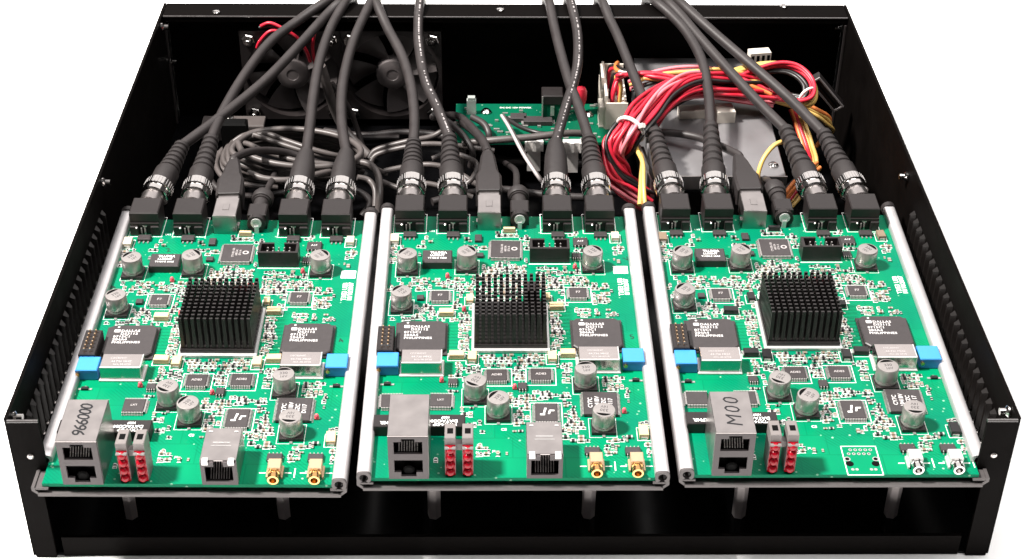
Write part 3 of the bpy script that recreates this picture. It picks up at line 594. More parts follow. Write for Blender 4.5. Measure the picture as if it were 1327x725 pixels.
        for (a, b_, c_, d_, den) in regs:
            (x0, y1), (x1, y0) = L(a, b_), L(c_, d_)
            y = y0+0.9
            while y < y1:
                x = x0+random.uniform(0.3, 1.2); ver = random.random() < 0.45
                while x < x1:
                    ln, wd = random.choice(((1.7, 0.9), (1.7, 0.9), (2.1, 1.2), (2.6, 1.5))); v = ver if random.random() < 0.8 else not ver
                    lx, ly = (wd, ln) if v else (ln, wd)
                    cx, cy = x+lx/2, y+random.uniform(-0.25, 0.25)
                    x += lx+random.uniform(0.35, 0.75)
                    if random.random() > den: continue
                    r = (cx-lx/2-0.1, cx+lx/2+0.1, cy-ly/2-0.1, cy+ly/2+0.1)
                    if any(r[0] < u_[1] and r[1] > u_[0] and r[2] < u_[3] and r[3] > u_[2] for u_ in used): continue
                    if any(r[0] < u_[1] and r[1] > u_[0] and r[2] < u_[3] and r[3] > u_[2] for u_ in TOPS): continue
                    if abs(cx) > h-6: continue
                    used.append(r); hh = wd*random.uniform(.5, .9); body = dk if random.random() < 0.55 else tan
                    e = ln*0.27
                    if v:
                        tin.box(cx-lx/2, cx+lx/2, cy-ly/2, cy-ly/2+e, 0.04, hh); tin.box(cx-lx/2, cx+lx/2, cy+ly/2-e, cy+ly/2, 0.04, hh)
                        body.box(cx-lx/2+.03, cx+lx/2-.03, cy-ly/2+e, cy+ly/2-e, 0.04, hh+0.03)
                    else:
                        tin.box(cx-lx/2, cx-lx/2+e, cy-ly/2, cy+ly/2, 0.04, hh); tin.box(cx+lx/2-e, cx+lx/2, cy-ly/2, cy+ly/2, 0.04, hh)
                        body.box(cx-lx/2+e, cx+lx/2-e, cy-ly/2+.03, cy+ly/2-.03, 0.04, hh+0.03)
                    rr = random.random()
                    if rr < 0.75:
                        g_ = 0.30; t_ = 0.24; X0, X1, Y0, Y1 = cx-lx/2-g_, cx+lx/2+g_, cy-ly/2-g_, cy+ly/2+g_
                        for q_ in ((X0, X1, Y0, Y0+t_), (X0, X1, Y1-t_, Y1), (X0, X0+t_, Y0, Y1), (X1-t_, X1, Y0, Y1))[:random.choice((2, 4, 4))]:
                            sk.add([(q_[0], q_[2], .025), (q_[1], q_[2], .025), (q_[1], q_[3], .025), (q_[0], q_[3], .025)], [(0, 1, 2, 3)])
                    if random.random() < 0.22:
                        tt = random.choice(('R1', 'C4', 'R27', 'C90', 'L3', 'D2', 'C118', 'R64'))
                        merge(sk, text_mb(tt, 1.15, cx, cy+ly/2+0.85, 0.028, bold=.03))
                y += random.uniform(1.75, 2.2)
        return [m_.mesh(n_) for m_, n_ in ((tin, 'solder_terminals'), (dk, 'small_resistors'), (tan, 'small_capacitors'), (sk, 'silkscreen_marks'))]
    ms = cached('small', small)
    for me, mm in zip(ms, ('tin', 'resistor_black', 'ceramic_tan', 'silk_white')):
        o = obj(me.name.split('.')[0], me, mm, pcb); o['kind'] = 'stuff'
    # tracks between framers and the big package
    tr = MB()
    for (pa, pb, y0, y1, n) in ((580, 609, 415, 452, 9), (722, 742, 414, 450, 9)):
        for i in range(n):
            yy = y0+(y1-y0)*(i+0.5)/n; a, b_ = L(pa, yy), L(pb, yy)
            quad(a[0], a[0]+random.uniform(.4, 1)*(b_[0]-a[0]), a[1]-0.14, a[1]+0.14, 0.015, tr)
    obj('copper_tracks', tr, 'pcb_dark', pcb)['kind'] = 'stuff'
    # printed lettering and hand marks on the board
    if idx != 2:
        x, y = L(804, 350); quad(x-3.4, x+3.4, y-3.0, y+3.0, 0.02)
    let = merge(text_mb('T3/E3 USB', 3.1, *L(804.5, 372), 0.03, math.pi/2, bold=.02), text_mb(('10/18/2007', '8/18/2007', '10/10/2007')[idx], 3.1, *L(812, 372), 0.03, math.pi/2, bold=.02))
    merge(let, text_mb('U12', 1.6, *L(560, 300), 0.03, bold=.02)); merge(let, text_mb('J4', 1.6, *L(640, 585), 0.03, bold=.02))
    for k_, (px, py) in enumerate(((622, 578), (623, 590), (653, 557))): merge(let, text_mb(('D1', 'D2', 'C5')[k_], 2.0, *L(px, py), 0.03, bold=.03))
    merge(silk, let); silk_o = obj('silkscreen', silk, 'silk_white', pcb); silk_o['kind'] = 'stuff'
    for (tx, sz, px, py, a_) in ((('2', 4.5, 565, 320, 0.3), ('4', 4.5, 815, 435, 0.5), ('H', 2.8, 804, 350, 1.5), ('4', 5, 505, 368, 0.9)), (('5', 4.5, 819, 437, 0.2), ('1', 3.6, 804, 350, -0.9), ('H', 4.5, 504, 370, 0.5), ('V', 4.5, 812, 336, 0.5)), ())[idx]:
        obj('pen_mark', text_mb(tx, sz, *L(px, py), 0.05, a_), 'marker_ink', pcb)
    return T
for i in range(3): build_module(i)

# ------------------------------------------------------------------ coaxial cables
MODN = ('966000-marked module', 'bare-topped middle module', 'M00-marked module')
JACKN = ('end jack on USB side of', 'jack beside USB plug of', 'jack beside power plug of', 'end jack on power plug side of')
def at_y(pts):      # (px, py, Y) -> points
    return [uy(*p) for p in pts]
def coax(mi, ji, boot_px, path, ribbed, printed=False):
    a = MX(mi, L((531, 587, 722, 777)[ji], 302)[0], 190.0); a.z = 6.6; xj = a.x; b = uz(*boot_px, 11.0)
    d = (b-a); ln = d.length; d.normalize()
    T = thing('coaxial_cable', f'{"ribbed" if ribbed else "smooth"} booted black coaxial cable in {JACKN[ji]} {MODN[mi]}', 'cable', a, 'black coaxial cables over the rear wall')
    def P(m, n_, mt, par=T, sm=40):
        return obj(n_, m.mesh(n_, sm), mt, par)
    O = (0, 0, 0)
    pl = P(MB().lathe([(5.6, -0.5), (5.6, 5.5), (6.2, 6.0)], O, d, 22), 'plug_sleeve', 'steel')
    cp = MB().lathe([(6.2, 5.6), (7.0, 6.0), (7.1, 8.6), (6.3, 9.0), (6.3, 10.0), (7.1, 10.4), (7.1, 15.2), (6.4, 15.8)], O, d, 24)
    cn = P(cp, 'coupling_nut', 'chrome')
    kn = MB(); u_ = d.orthogonal().normalized(); v_ = d.cross(u_)
    for k in range(30):
        t_ = 2*math.pi*k/30; c = (u_*math.cos(t_)+v_*math.sin(t_))*7.05
        kn.tube([c+d*10.8, c+d*14.8], 0.22, 4)
    obj('knurling', kn.mesh('knurling'), 'chrome', cn)
    if ribbed:
        prof = [(6.0, 15.6), (6.1, 26), (5.6, 27)]; n_ = 6; z = 27
        step = (ln-27)/n_
        for k in range(n_):
            r = 5.3-0.28*k; z0 = 27+k*step
            prof += [(r-0.9, z0), (r-0.9, z0+step*0.28), (r, z0+step*0.38), (r+0.05, z0+step*0.85), (r-0.3, z0+step*0.98)]
        prof += [(3.2, ln)]
    else:
        prof = [(5.8, 15.6), (6.0, 17), (6.0, 26), (5.6, ln*0.75), (4.4, ln-3), (3.9, ln)]
    P(MB().lathe(prof, O, d, 20), 'boot', 'rubber_black')
    n = len(path); Y0 = b.y; pts = [a+d*(ln-2), b]
    YE = YR-6
    for k, (px, py) in enumerate(path):
        t_ = (k+1)/n
        # progress by picture height towards the rear edge
        f_ = (boot_px[1]-py)/(boot_px[1]-path[-1][1])
        pts.append(uy(px, py, Y0+(YE-Y0)*min(1, f_)))
    e = pts[-1]; g = (e-pts[-2]).normalized()
    e = Vector((e.x, e.y, HT+3.2)); pts[-1] = e
    pts += [e+Vector((g.x*8, 9, -1.0)), e+Vector((g.x*11, 14, -9)), e+Vector((g.x*12, 15, -45)), e+Vector((g.x*12, 17, -68))]
    cp_ = crv(pts, 9); cp_ = [p-a for p in cp_]
    cb = P(MB().tube(cp_, 2.75, 12), 'cord', 'cable_black', T, 60)
    if printed:
        m = MB(); random.seed(mi*7+ji)
        for k in range(6, len(cp_)-36):
            for sub in (0.0, 0.33, 0.66):
                if random.random() < 0.45: continue
                p0 = cp_[k].lerp(cp_[k+1], sub); tg = (cp_[k+1]-cp_[k]).normalized()
                nv = (Vector((0.15, -0.55, 0.83))); nv = (nv-tg*nv.dot(tg)).normalized(); sd = tg.cross(nv)
                l_ = random.uniform(.25, .6); wv = random.uniform(.25, .5); q0 = p0+nv*2.80
                m.add([q0-tg*l_-sd*wv, q0+tg*l_-sd*wv, q0+tg*l_+sd*wv, q0-tg*l_+sd*wv], [(0, 1, 2, 3)])
        obj('printed_text', m.mesh('printed_text'), 'print_grey', cb)
coax(0, 0, (236, 189), [(278, 158), (340, 108), (385, 62), (423, 20), (440, 8)], True)
coax(0, 1, (274, 180), [(290, 143), (318, 96), (350, 55), (385, 28), (420, 9)], True)
coax(0, 2, (397, 199), [(402, 160), (406, 125), (414, 80), (428, 38), (447, 9)], False)
coax(0, 3, (449, 199), [(443, 160), (443, 120), (449, 85), (460, 48), (480, 9)], False)
coax(1, 0, (536, 185), [(537, 150), (532, 108), (520, 70), (503, 38), (488, 9)], True)
coax(1, 1, (582, 178), [(567, 140), (551, 104), (543, 60), (542, 30), (544, 8)], True, True)
coax(1, 2, (720, 186), [(733, 140), (744, 105), (749, 77), (748, 40), (740, 7)], False, True)
coax(1, 3, (763, 180), [(752, 145), (738, 108), (727, 70), (719, 38), (712, 7)], True)
coax(2, 0, (848, 171), [(834, 130), (818, 90), (801, 48), (790, 25), (782, 6)], True)
coax(2, 1, (921, 163), [(918, 120), (910, 80), (892, 45), (872, 22), (853, 5)], True)
coax(2, 2, (1018, 168), [(985, 135), (945, 92), (905, 47), (884, 22), (868, 5)], True)
coax(2, 3, (1067, 173), [(1025, 130), (980, 90), (930, 47), (903, 23), (884, 4)], True)

# ------------------------------------------------------------------ USB and power plugs with their cords
def usb(mi, cord, body_top):
    pu = MX(mi, (L(620, 299)[0]+L(648, 299)[0])/2, 190.7); pu.z = 6; x, yu = pu.x, pu.y
    T = thing('usb_cable', f'black USB cable plugged into the square metal socket of the {MODN[mi]}', 'cable', (x, yu, 6), 'USB cables')
    b = uz(*body_top, 8)-Vector((x, yu, 6)); b.z = 1; d = b.normalized(); ang = math.atan2(-d.x, d.y)
    n = b.length
    m = MB().box(-5.2, 5.2, -1, 9, -4.2, 4.4, 0.5)
    obj('plug_shell', m, 'steel', T, (0, 0, 0), ang)
    bm = MB(); sec = [(0, 6.0, 5.2), (0.5, 6.4, 5.6), (14, 6.4, 5.6), (20, 5.0, 4.6), (n-6, 3.6, 3.6), (n, 2.6, 2.6)]
    vs = []; fs = []
    for (yy, hw_, hh) in sec:
        c_ = 1.2
        vs += [(-hw_+c_, yy+3, -hh), (hw_-c_, yy+3, -hh), (hw_, yy+3, -hh+c_), (hw_, yy+3, hh-c_), (hw_-c_, yy+3, hh), (-hw_+c_, yy+3, hh), (-hw_, yy+3, hh-c_), (-hw_, yy+3, -hh+c_)]
    for k in range(len(sec)-1):
        for i in range(8): fs.append((k*8+i, k*8+(i+1) % 8, k*8+8+(i+1) % 8, k*8+8+i))
    fs += [tuple(range(7, -1, -1)), tuple(range((len(sec)-1)*8, len(sec)*8))]
    bm.add(vs, fs)
    obj('plug_body', bm.mesh('plug_body', 30), 'rubber_black', T, (0, 0, 0), ang)
    p0 = Vector((x, yu, 6)); st = Vector((d.x*(n+2), d.y*(n+2), 0.5))
    pts = [st, st+d*4]+[uz(*q)-p0 for q in cord]
    obj('cord', MB().tube(crv(pts, 8), 2.1, 10).mesh('cord', 60), 'cable_black', T)
usb(0, [(330, 196, -2), (370, 198, -12), (420, 214, -22), (470, 222, -34)], (303, 210))
usb(1, [(622, 178, 2), (606, 160, -6), (590, 150, -16), (560, 152, -24)], (632, 200))
usb(2, [(920, 184, 2), (895, 176, 0), (860, 172, -2), (825, 174, -4)], (958, 205))
def dcplug(mi, tip, cord):
    pu = MX(mi, L(673.5, 296)[0], 189.7); pu.z = 5; x, yu = pu.x, pu.y
    T = thing('power_plug', f'round black power plug in the jack of the {MODN[mi]}', 'plug', (x, yu, 5), 'round power plugs')
    b = uz(*tip, 8)-Vector((x, yu, 5)); b.z = 0.5; n = b.length; d = b.normalized()
    obj('plug_body', MB().lathe([(3.6, -1), (3.6, 5), (4.3, 5.2), (4.3, n*0.5), (5.0, n*0.52), (5.3, n*0.6), (5.3, n-2), (4.6, n-0.3), (2.0, n)], (0, 0, 0), d, 20).mesh('plug_body', 35), 'rubber_black', T)
    p0 = Vector((x, yu, 5)); pts = [d*(n-1), d*(n+8)+Vector((0, 0, -2))]+[uz(*q)-p0 for q in cord]
    obj('cord', MB().tube(crv(pts, 8), 1.7, 8).mesh('cord', 60), 'cable_black', T)
dcplug(0, (342, 247), [(355, 228, -16), (360, 220, -34)])
dcplug(1, (671, 243), [(668, 222, -16), (655, 212, -34)])
dcplug(2, (1002, 236), [(985, 232, -20), (960, 240, -44)])

# ------------------------------------------------------------------ fans on the rear wall
def fan(cx, cz, rot, label):
    T = thing('cooling_fan', label, 'fan', (cx, YR-1.4, cz), 'cooling fans on the rear wall')
    q = 28.5; rr = 26.6; N = 40
    m = MB(); inner = [(rr*math.cos(2*math.pi*i/N), rr*math.sin(2*math.pi*i/N)) for i in range(N)]
    outer = []
    for x, z in inner:
        k = q/max(abs(x), abs(z)); outer.append((x*k, z*k))
    vs = []
    for y in (-12.0, -0.4):
        vs += [(x, y, z) for x, z in outer]+[(x, y, z) for x, z in inner]
    fs = []
    for i in range(N):
        j = (i+1) % N
        fs += [(i, j, N+j, N+i), (2*N+j, 2*N+i, 3*N+i, 3*N+j), (N+i, N+j, 3*N+j, 3*N+i), (j, i, 2*N+i, 2*N+j)]
    m.add(vs, fs); obj('frame', m.mesh('frame', 30), 'plastic_black', T)
    rotor = obj('rotor_hub', MB().lathe([(9.6, 0), (9.6, 6), (9.0, 7.2), (8.6, 7.4), (3.5, 7.4), (3.4, 7.2)], (0, -3.5, 0), (0, -1, 0), 26).mesh('rotor_hub', 35), 'fan_grey', T)
    bl = MB(); R_ = 25.6; vs = []; fs = []; ns, nr = 7, 5
    for s_ in (0, 1):
        for i in range(ns):
            for k in range(nr):
                t_ = i/(ns-1); r = 9.2+(R_-9.2)*k/(nr-1); a = (t_-0.5)*math.radians(40+6*k/(nr-1))+0.10*(k/(nr-1))*2
                y = -9.6+6.0*t_ + (0.8 if s_ else 0)
                vs.append((r*math.cos(a), y, r*math.sin(a)))
    b0 = ns*nr
    for i in range(ns-1):
        for k in range(nr-1):
            q_ = (i*nr+k, i*nr+k+1, (i+1)*nr+k+1, (i+1)*nr+k); fs += [q_, tuple(b0+v for v in q_[::-1])]
    bl.add(vs, fs); me = bl.mesh('blade', 60)
    for k in range(7):
        o = obj('blade', me, 'fan_grey', T); o.rotation_euler = (0, rot+2*math.pi*k/7, 0)
    obj('grille_plate', MB().lathe([(27, 0), (27, 0.3)], (0, -0.5, 0), (0, -1, 0), 32), 'void_black', T)
    for sx in (-1, 1):
        for sz in (-1, 1):
            s_ = obj('mounting_nut', cached('fnut', lambda: MB().lathe([(3.9, 0), (3.9, 2.4), (3.4, 2.9)], (0, 0, 0), (0, -1, 0), 6).mesh('mounting_nut')), 'chrome', T, (sx*23.3, -12.0, sz*23.7))
            obj('bolt_end', cached('fbolt', lambda: MB().lathe([(1.5, 2.6), (1.5, 5.0), (1.2, 5.4)], (0, 0, 0), (0, -1, 0), 10).mesh('bolt_end')), 'chrome', s_)
fan(-122.6, -15.2, 0.25, 'black cooling fan with red leads, on the rear wall next to the case corner')
fan(-65.3, -15.2, 0.62, 'black cooling fan between the red-leaded fan and the rear green board')
Tf = thing('fan_lead', 'thin red and black lead arching over the fan next to the case corner', 'wire', (-120, 355, 0))
p0 = Vector((-120, 355, 0))
for (mt, pts) in (('wire_red', [(338, 34, 352), (350, 30, 351), (368, 38, 350), (385, 49, 350), (397, 66, 351), (402, 80, 354)]), ('wire_red', [(333, 62, 350), (338, 52, 349), (352, 40, 350), (375, 44, 351)]),
                  ('wire_black', [(336, 36, 353), (352, 34, 352), (372, 43, 351), (388, 56, 351), (399, 72, 353)]), ('wire_red', [(407, 45, 350), (405, 62, 351), (408, 82, 354)])):
    obj('wire', MB().tube(crv([uy(*q)-p0 for q in pts], 6), 0.95, 8).mesh('wire', 60), mt, Tf)

# ------------------------------------------------------------------ mounting bracket below the fans
p = uz(262, 157, -36); q_ = uz(343, 157, -36); e_ = uz(450, 157, -36)
B = thing('support_bracket', 'dark grey folded metal strip with a bolt, below the fan with red leads', 'bracket', (p.x, p.y, -48.5))
wB = q_.x-p.x
obj('strip', MB().box(0, wB, -5, 6, 10.5, 12.5, 0.3).box(0, wB, -6, -5, 3, 12), 'cable_grey', B)
obj('ledge', MB().box(14, e_.x-p.x+30, -10, -7, 6.5, 8, 0.3).box(14, wB-3, -14, -11, 2, 4, 0.3), 'cable_black', B)
obj('foot', MB().box(1, 4, -3, 3, 0, 10.5).box(wB-4, wB-1, -3, 3, 0, 10.5), 'cable_black', B)
obj('bolt', MB().lathe([(3.4, 0), (3.4, 2.6), (2.6, 3.2), (1.4, 3.2), (1.4, 5)], (uz(297, 155, -36).x-p.x, 0, 12.5), n=6), 'chrome', B)

# ------------------------------------------------------------------ loose grey leads lying in the rear bay
def lead(label, pts, r=1.7, mt='cable_grey', name='loose_cable', group='grey leads in the rear bay'):
    P_ = [uz(*q) for q in pts]; o = P_[0]
    ob = obj(name, MB().tube(crv([p-o for p in P_], 8), r, 8).mesh(name, 60), mt, None, o)
    return tag(ob, label, 'cable', group)
coil = []
# a coil of several turns lying behind the module marked 966000
for k in range(5):
    z = -30+k*4.2; cxp, cyp = 372+k*4, 212-k*5
    for a in range(0, 12):
        t_ = 2*math.pi*a/12+0.15*k; coil.append((cxp-95*math.cos(t_)*(1-0.04*k), cyp-24*math.sin(t_)-0.05*(95*math.cos(t_)), z+a*0.3))
o = lead('coil of thin grey lead lying behind the module marked 966000', coil, 1.75); 
lead('topmost grey strand of the tied bundle below the fans', [(300, 186, -18), (322, 174, -14), (352, 183, -14), (398, 197, -16), (440, 206, -20), (470, 214, -28)], 1.5)
lead('middle grey strand of the tied bundle below the fans', [(300, 188, -19), (340, 174, -13), (372, 183, -13), (402, 193, -14), (436, 202, -18), (468, 208, -28)], 1.5)
lead('lowest grey strand of the tied bundle below the fans', [(302, 190, -19), (318, 186, -15), (345, 197, -14), (386, 209, -15), (430, 214, -18), (466, 224, -28)], 1.5)
lead('short grey strand turning down beside the second coaxial plug', [(303, 184, -18), (296, 194, -16), (297, 210, -16), (304, 226, -20), (318, 236, -28)], 1.5)
tie = tag(obj('coil_tie', MB().box(-7, 7, -3.5, 3.5, -4, 14, 1.0), 'void_black', None, uz(306, 186, -22)), 'black tape wrap round the grey coil of lead', 'tie')
lead('grey lead running from the coil under the smooth-booted coaxial plugs', [(322, 224, -6), (345, 232, -7), (380, 233, -8), (430, 222, -14), (470, 215, -22), (500, 226, -34)])
lead('upper of the grey leads rising to the fan beside the rear green board', [(478, 206, -30), (489, 194, -26), (530, 183, -20), (560, 177, -18), (585, 163, -14), (600, 160, -20)], 1.6)
lead('lower of the grey leads rising to the fan beside the rear green board', [(480, 212, -30), (490, 200, -26), (530, 190, -21), (558, 187, -19), (600, 190, -20), (640, 196, -24)], 1.6)
lead('pale grey cable slanting down in front of the two fans', [(416, 86, 8), (420, 98, 2), (433, 141, -20), (448, 170, -34), (478, 202, -44)], 2.7)
lead('grey lead bending down between the modules behind their rails', [(463, 210, -14), (480, 214, -14), (490, 228, -14), (492, 252, -18), (490, 275, -26)], 1.9)
lead('second grey lead bending down between the modules', [(463, 230, -16), (478, 234, -18), (486, 246, -20), (486, 268, -26)], 1.6)
lead('grey lead looping beside the middle module USB plug', [(560, 206, -10), (580, 199, -8), (602, 203, -8), (618, 214, -12), (608, 236, -16), (580, 246, -22)], 1.4)
lead('grey lead crossing in front of the rear green board', [(600, 186, -14), (640, 182, -10), (690, 178, -8), (735, 173, -8), (765, 174, -12)], 2.0)
lead('thick dark cable curving down to the middle USB plug', [(600, 160, -10), (612, 168, -4), (624, 180, 2), (630, 192, 6), (632, 198, 7)], 2.4, 'cable_black')
lead('dark cable hanging beside the rear green board', [(612, 152, -14), (628, 162, -14), (634, 178, -18), (632, 196, -28)], 1.9, 'cable_black')
lead('thin pale lead coming off the rear green board', [(650, 150, -10), (660, 166, -6), (678, 200, -4), (695, 226, -6), (705, 240, -12)], 0.9, 'print_grey')
lead('thin black lead beside the thin pale lead', [(652, 150, -11), (665, 172, -8), (682, 204, -6), (699, 230, -8), (708, 244, -14)], 1.0, 'cable_grey')
lead('black lead drooping across the rear green board', [(655, 153, -12), (675, 165, -10), (700, 173, -9), (725, 174, -12)], 1.3, 'wire_black')
lead('dark cable on the floor behind the middle module', [(560, 262, -30), (600, 252, -30), (650, 246, -34), (700, 252, -34), (760, 256, -34), (800, 250, -34)], 2.2, 'cable_black')

for k, (lab, pts, r, mt) in enumerate((
    ('dark lead looping low behind the first two coaxial plugs of the 966000 module', [(275, 205, -30), (270, 228, -34), (290, 250, -36), (330, 255, -38), (370, 250, -40)], 2.0, 'cable_black'),
    ('dark lead lying across the floor below the fan beside the rear board', [(420, 170, -44), (470, 176, -44), (520, 172, -44), (570, 176, -44), (610, 190, -44)], 2.2, 'cable_black'),
    ('dark loop of lead between the smooth booted plugs and the rails', [(400, 236, -24), (430, 244, -26), (462, 248, -28), (480, 262, -32), (470, 280, -38)], 2.0, 'cable_black'),
    ('grey lead passing low behind the first coaxial plugs of the middle module', [(498, 222, -22), (530, 216, -20), (560, 214, -18), (590, 222, -20), (620, 240, -24), (650, 244, -30)], 1.6, 'cable_grey'),
    ('second grey lead low behind the first coaxial plugs of the middle module', [(496, 236, -26), (520, 244, -26), (550, 238, -24), (585, 246, -26), (612, 256, -30)], 1.6, 'cable_grey'),
    ('dark lead arching from the fans to the middle USB plug', [(560, 150, -8), (580, 158, -8), (600, 176, -6), (612, 196, -10), (610, 216, -20)], 1.8, 'cable_black'),
    ('dark lead snaking below the rear green board', [(640, 205, -36), (670, 210, -36), (700, 204, -36), (740, 212, -36), (780, 208, -36)], 2.2, 'cable_black'),
    ('grey lead curling beside the tied bundle below the fans', [(285, 200, -26), (280, 215, -24), (292, 232, -24), (322, 240, -26), (360, 243, -28)], 1.5, 'cable_grey'),
    ('dark lead from the fans dropping beside the pale slanting cable', [(430, 108, -6), (452, 140, -22), (462, 165, -34), (470, 190, -44)], 1.6, 'cable_black'))):
    lead(lab, pts, r, mt)
# ------------------------------------------------------------------ rear green board
zb = -20.0; a = uz(591, 137, zb); b_ = uz(600, 182, zb)
bx0, bx1, by0, by1 = a.x, 64.0, b_.y-2, a.y+2
G = thing('rear_circuit_board', 'small green power board standing between the fans and the steel power supply', 'circuit board', (0, 0, zb))
obj('board', MB().box(bx0, bx1, by0, by1, -1.6, 0), 'pcb_dark', G)
for x in (bx0+4, bx1-6):
    for y in (by0+4, by1-4): obj('standoff', MB().lathe([(2.2, -28.4), (2.2, -1.6)], (x, y, 0), n=6), 'steel', G)
def gl(px, py, z=0): q = uz(px, py, zb+z); return (q.x, q.y, 0)
obj('peg', MB().box(-2.6, 2.6, -1.5, 1.5, 0, 9, 0.3).prism([(-2.0, -1.5), (2.0, -1.5), (2.0, 1.5), (-2.0, 1.5)], 9, 10.5), 'clear_plastic', G, gl(611, 147))
x, y, _ = gl(715, 152)
rl = obj('choke', MB().box(-5.6, 5.6, -5, 5, 0, 11, 0.4), 'pcb_dark', G, (x, y, 0)); obj('cap', MB().box(-5.9, 5.9, -5.3, 5.3, 11, 16.5, 0.6), 'plastic_black', rl)
obj('terminal', MB().box(-5.9, -5.2, -5.6, -5.0, 0, 16).box(5.0, 5.7, -5.6, -5.0, 0, 11).box(-1, 1, -5.5, -5.0, 4, 10), 'tin', rl)
obj('red_capacitor', MB().lathe([(1.6, 0), (2.0, 4), (3.2, 9), (3.3, 14), (2.4, 16), (0.8, 16.6)], n=16).mesh('red_capacitor', 40), 'wire_red', G, gl(752, 147))
for px, py in ((630, 146), (762, 150)): obj('screw', MB().lathe([(3.0, 0), (3.0, 0.8), (1.6, 2.2), (0.8, 2.4)], n=14).mesh('screw', 40), 'chrome', G, gl(px, py))
for px, py, w_ in ((697, 160, 16), (672, 156, 9)):
    c = obj('chip', MB().box(-w_/2, w_/2, -3, 3, 0.2, 3.0, 0.3), 'chip_black', G, gl(px, py)); obj('leads', MB().box(-w_/2-1.2, -w_/2, -2.6, 2.6, 0.1, 1.2).box(w_/2, w_/2+1.2, -2.6, 2.6, 0.1, 1.2), 'tin', c)
random.seed(3); m = MB()
for k in range(46):
    x, y = random.uniform(bx0+2, bx1-3), random.uniform(by0+1, by1-2); l_ = random.uniform(.6, 1.6); m.box(x-l_, x+l_, y-0.6, y+0.6, 0.05, random.uniform(.5, 1.6))
for k in range(4): m.box(gl(612, 140)[0]-3, gl(612, 140)[0]-1.4, by1-12+k*2.4, by1-10.8+k*2.4, 0.05, 1.0)
o = obj('small_components', m, 'tin', G); o['kind'] = 'stuff'
obj('silkscreen', text_mb('DC-DC 12V POWER', 2.0, *gl(668, 140)[:2], 0.05, bold=.02), 'silk_white', G)
for k, (px, py) in enumerate(((692, 193), (741, 195))):
    q = uz(px, py, -24); tag(obj('pin_connector', MB().box(-5, 5, -2, 2, 0, 6, 0.3).box(-5, -4, -3, -2, 0, 6).box(4, 5, -3, -2, 0, 6).box(-1, 1, -3, -2, 0, 6).box(-3.6, 3.6, -0.5, 0.5, -14, 0), 'tie_white', None, (q.x, q.y, q.z)), ('small white pin connector below the black choke of the rear board', 'small white pin connector behind the third coaxial plug of the middle module')[k], 'connector', 'small white pin connectors')

# ------------------------------------------------------------------ power supply
ptop = -8.5; f0 = uz(881, 229, ptop); f1 = uz(1019, 229, ptop)
PS = thing('power_supply', 'grey steel power supply box lying under the coloured wires', 'power supply', (0, 0, 0))
px0, px1, py0, py1 = 74.0, f1.x, f0.y, YR-3
obj('housing', MB().box(px0, px1, py0, py1, HB+1.3, ptop, 0.4), 'psu_steel', PS)
obj('cover_lip', MB().box(px0-0.4, px1+0.4, py0-0.9, py0-0.05, ptop-7, ptop+0.5), 'steel', PS)
obj('front_shade', MB().box(px0+2, px1-3, py0-1.5, py0-0.95, HB+4, ptop-8), 'void_black', PS)  # black sheet standing in for the shadow on the front face
q = uz(1002, 215, ptop); obj('screw', MB().lathe([(2.6, 0), (2.6, 0.8), (1.6, 1.6)], n=14).mesh('screw', 40), 'chrome', PS, (q.x, q.y, ptop))
q = uz(960, 200, ptop); obj('rating_label', MB().box(-14, 14, -26, 26, 0.0, 0.1), 'psu_steel', PS, (104, 300, ptop))
# white connectors resting on it
def plug(px, py, z, w_, d, h_, rz, label, mt='connector_white', cat='connector', slots=4, name='wire_connector'):
    q = uz(px, py, z); T = thing(name, label, cat, q, None, rz)
    obj('shell', MB().box(-w_/2, w_/2, -d/2, d/2, 0, h_, 0.3), mt, T)
    m = MB()
    for k in range(slots): x = -w_/2+w_*(k+0.5)/slots; m.box(x-w_/slots*.28, x+w_/slots*.28, -d/2-0.12, -d/2, h_*.2, h_*.75)
    if slots: obj('contact_slots', m, 'void_black' if mt != 'plastic_black' else 'steel', T); return T
plug(938, 154, ptop+0.2, 10, 10, 7, 0.1, 'white block connector on the power supply, next to the second cable of the M00 module', slots=0)
plug(900, 150, ptop+0.2, 18, 7, 5, 0.05, 'long white connector lying under the red wires on the power supply', slots=0)
plug(983, 80, 4, 12, 6, 7, 0.15, 'small white four-pin connector above the loop of wires', slots=4)
# black flat drive-power connector standing on edge
q = uz(1071, 119, -2)
Tq = thing('drive_connector', 'black flat drive power connector beside the side wall, near the wire loop', 'connector', q)
Tq.rotation_euler = (0.25, math.radians(50), 0.12)
obj('shell', MB().box(-12.5, 12.5, -2.5, 2.5, -3.2, 3.2, 0.4), 'plastic_black', Tq)
obj('contact_blade', MB().box(-10, 10, -2.9, -2.55, -0.5, 0.5), 'void_black', Tq)
obj('rim', MB().frame(-12.6, 12.6, -3.2, 3.2, -3.0, -2.5, [(-11.6, 11.6, -2.3, 2.3)]), 'print_grey', Tq)

# ------------------------------------------------------------------ main power connector and wire harness
q = uz(798, 168, zb)
Cn = thing('power_connector', 'tall cream power connector on the rear green board, full of red wires', 'connector', (q.x, q.y, zb))
obj('housing', MB().box(-6.0, 6.0, 0, 0.9, 0, 16.5, 0.2).box(-6.6, -5.1, 0.9, 40, 0, 21, 0.3).box(5.1, 6.0, 0.9, 40, 0, 13).box(-6.0, 6.0, 40, 41, 0, 19).box(-5.1, 5.1, 0.9, 40, 0, 9), 'connector_white', Cn)
obj('latch', MB().box(-9.4, -6.6, 2, 12, 0, 13, 0.3).box(-8.2, -6.6, 13, 32, 0, 17, 0.3).box(-8.0, -6.6, 14, 30, 17, 25, 0.3), 'connector_white', Cn)
H = thing('wire_harness', 'bundle of red, black and yellow power wires looping over the power supply', 'wires', (q.x, q.y, 0))
o0 = Vector((q.x, q.y, 0)); random.seed(21)
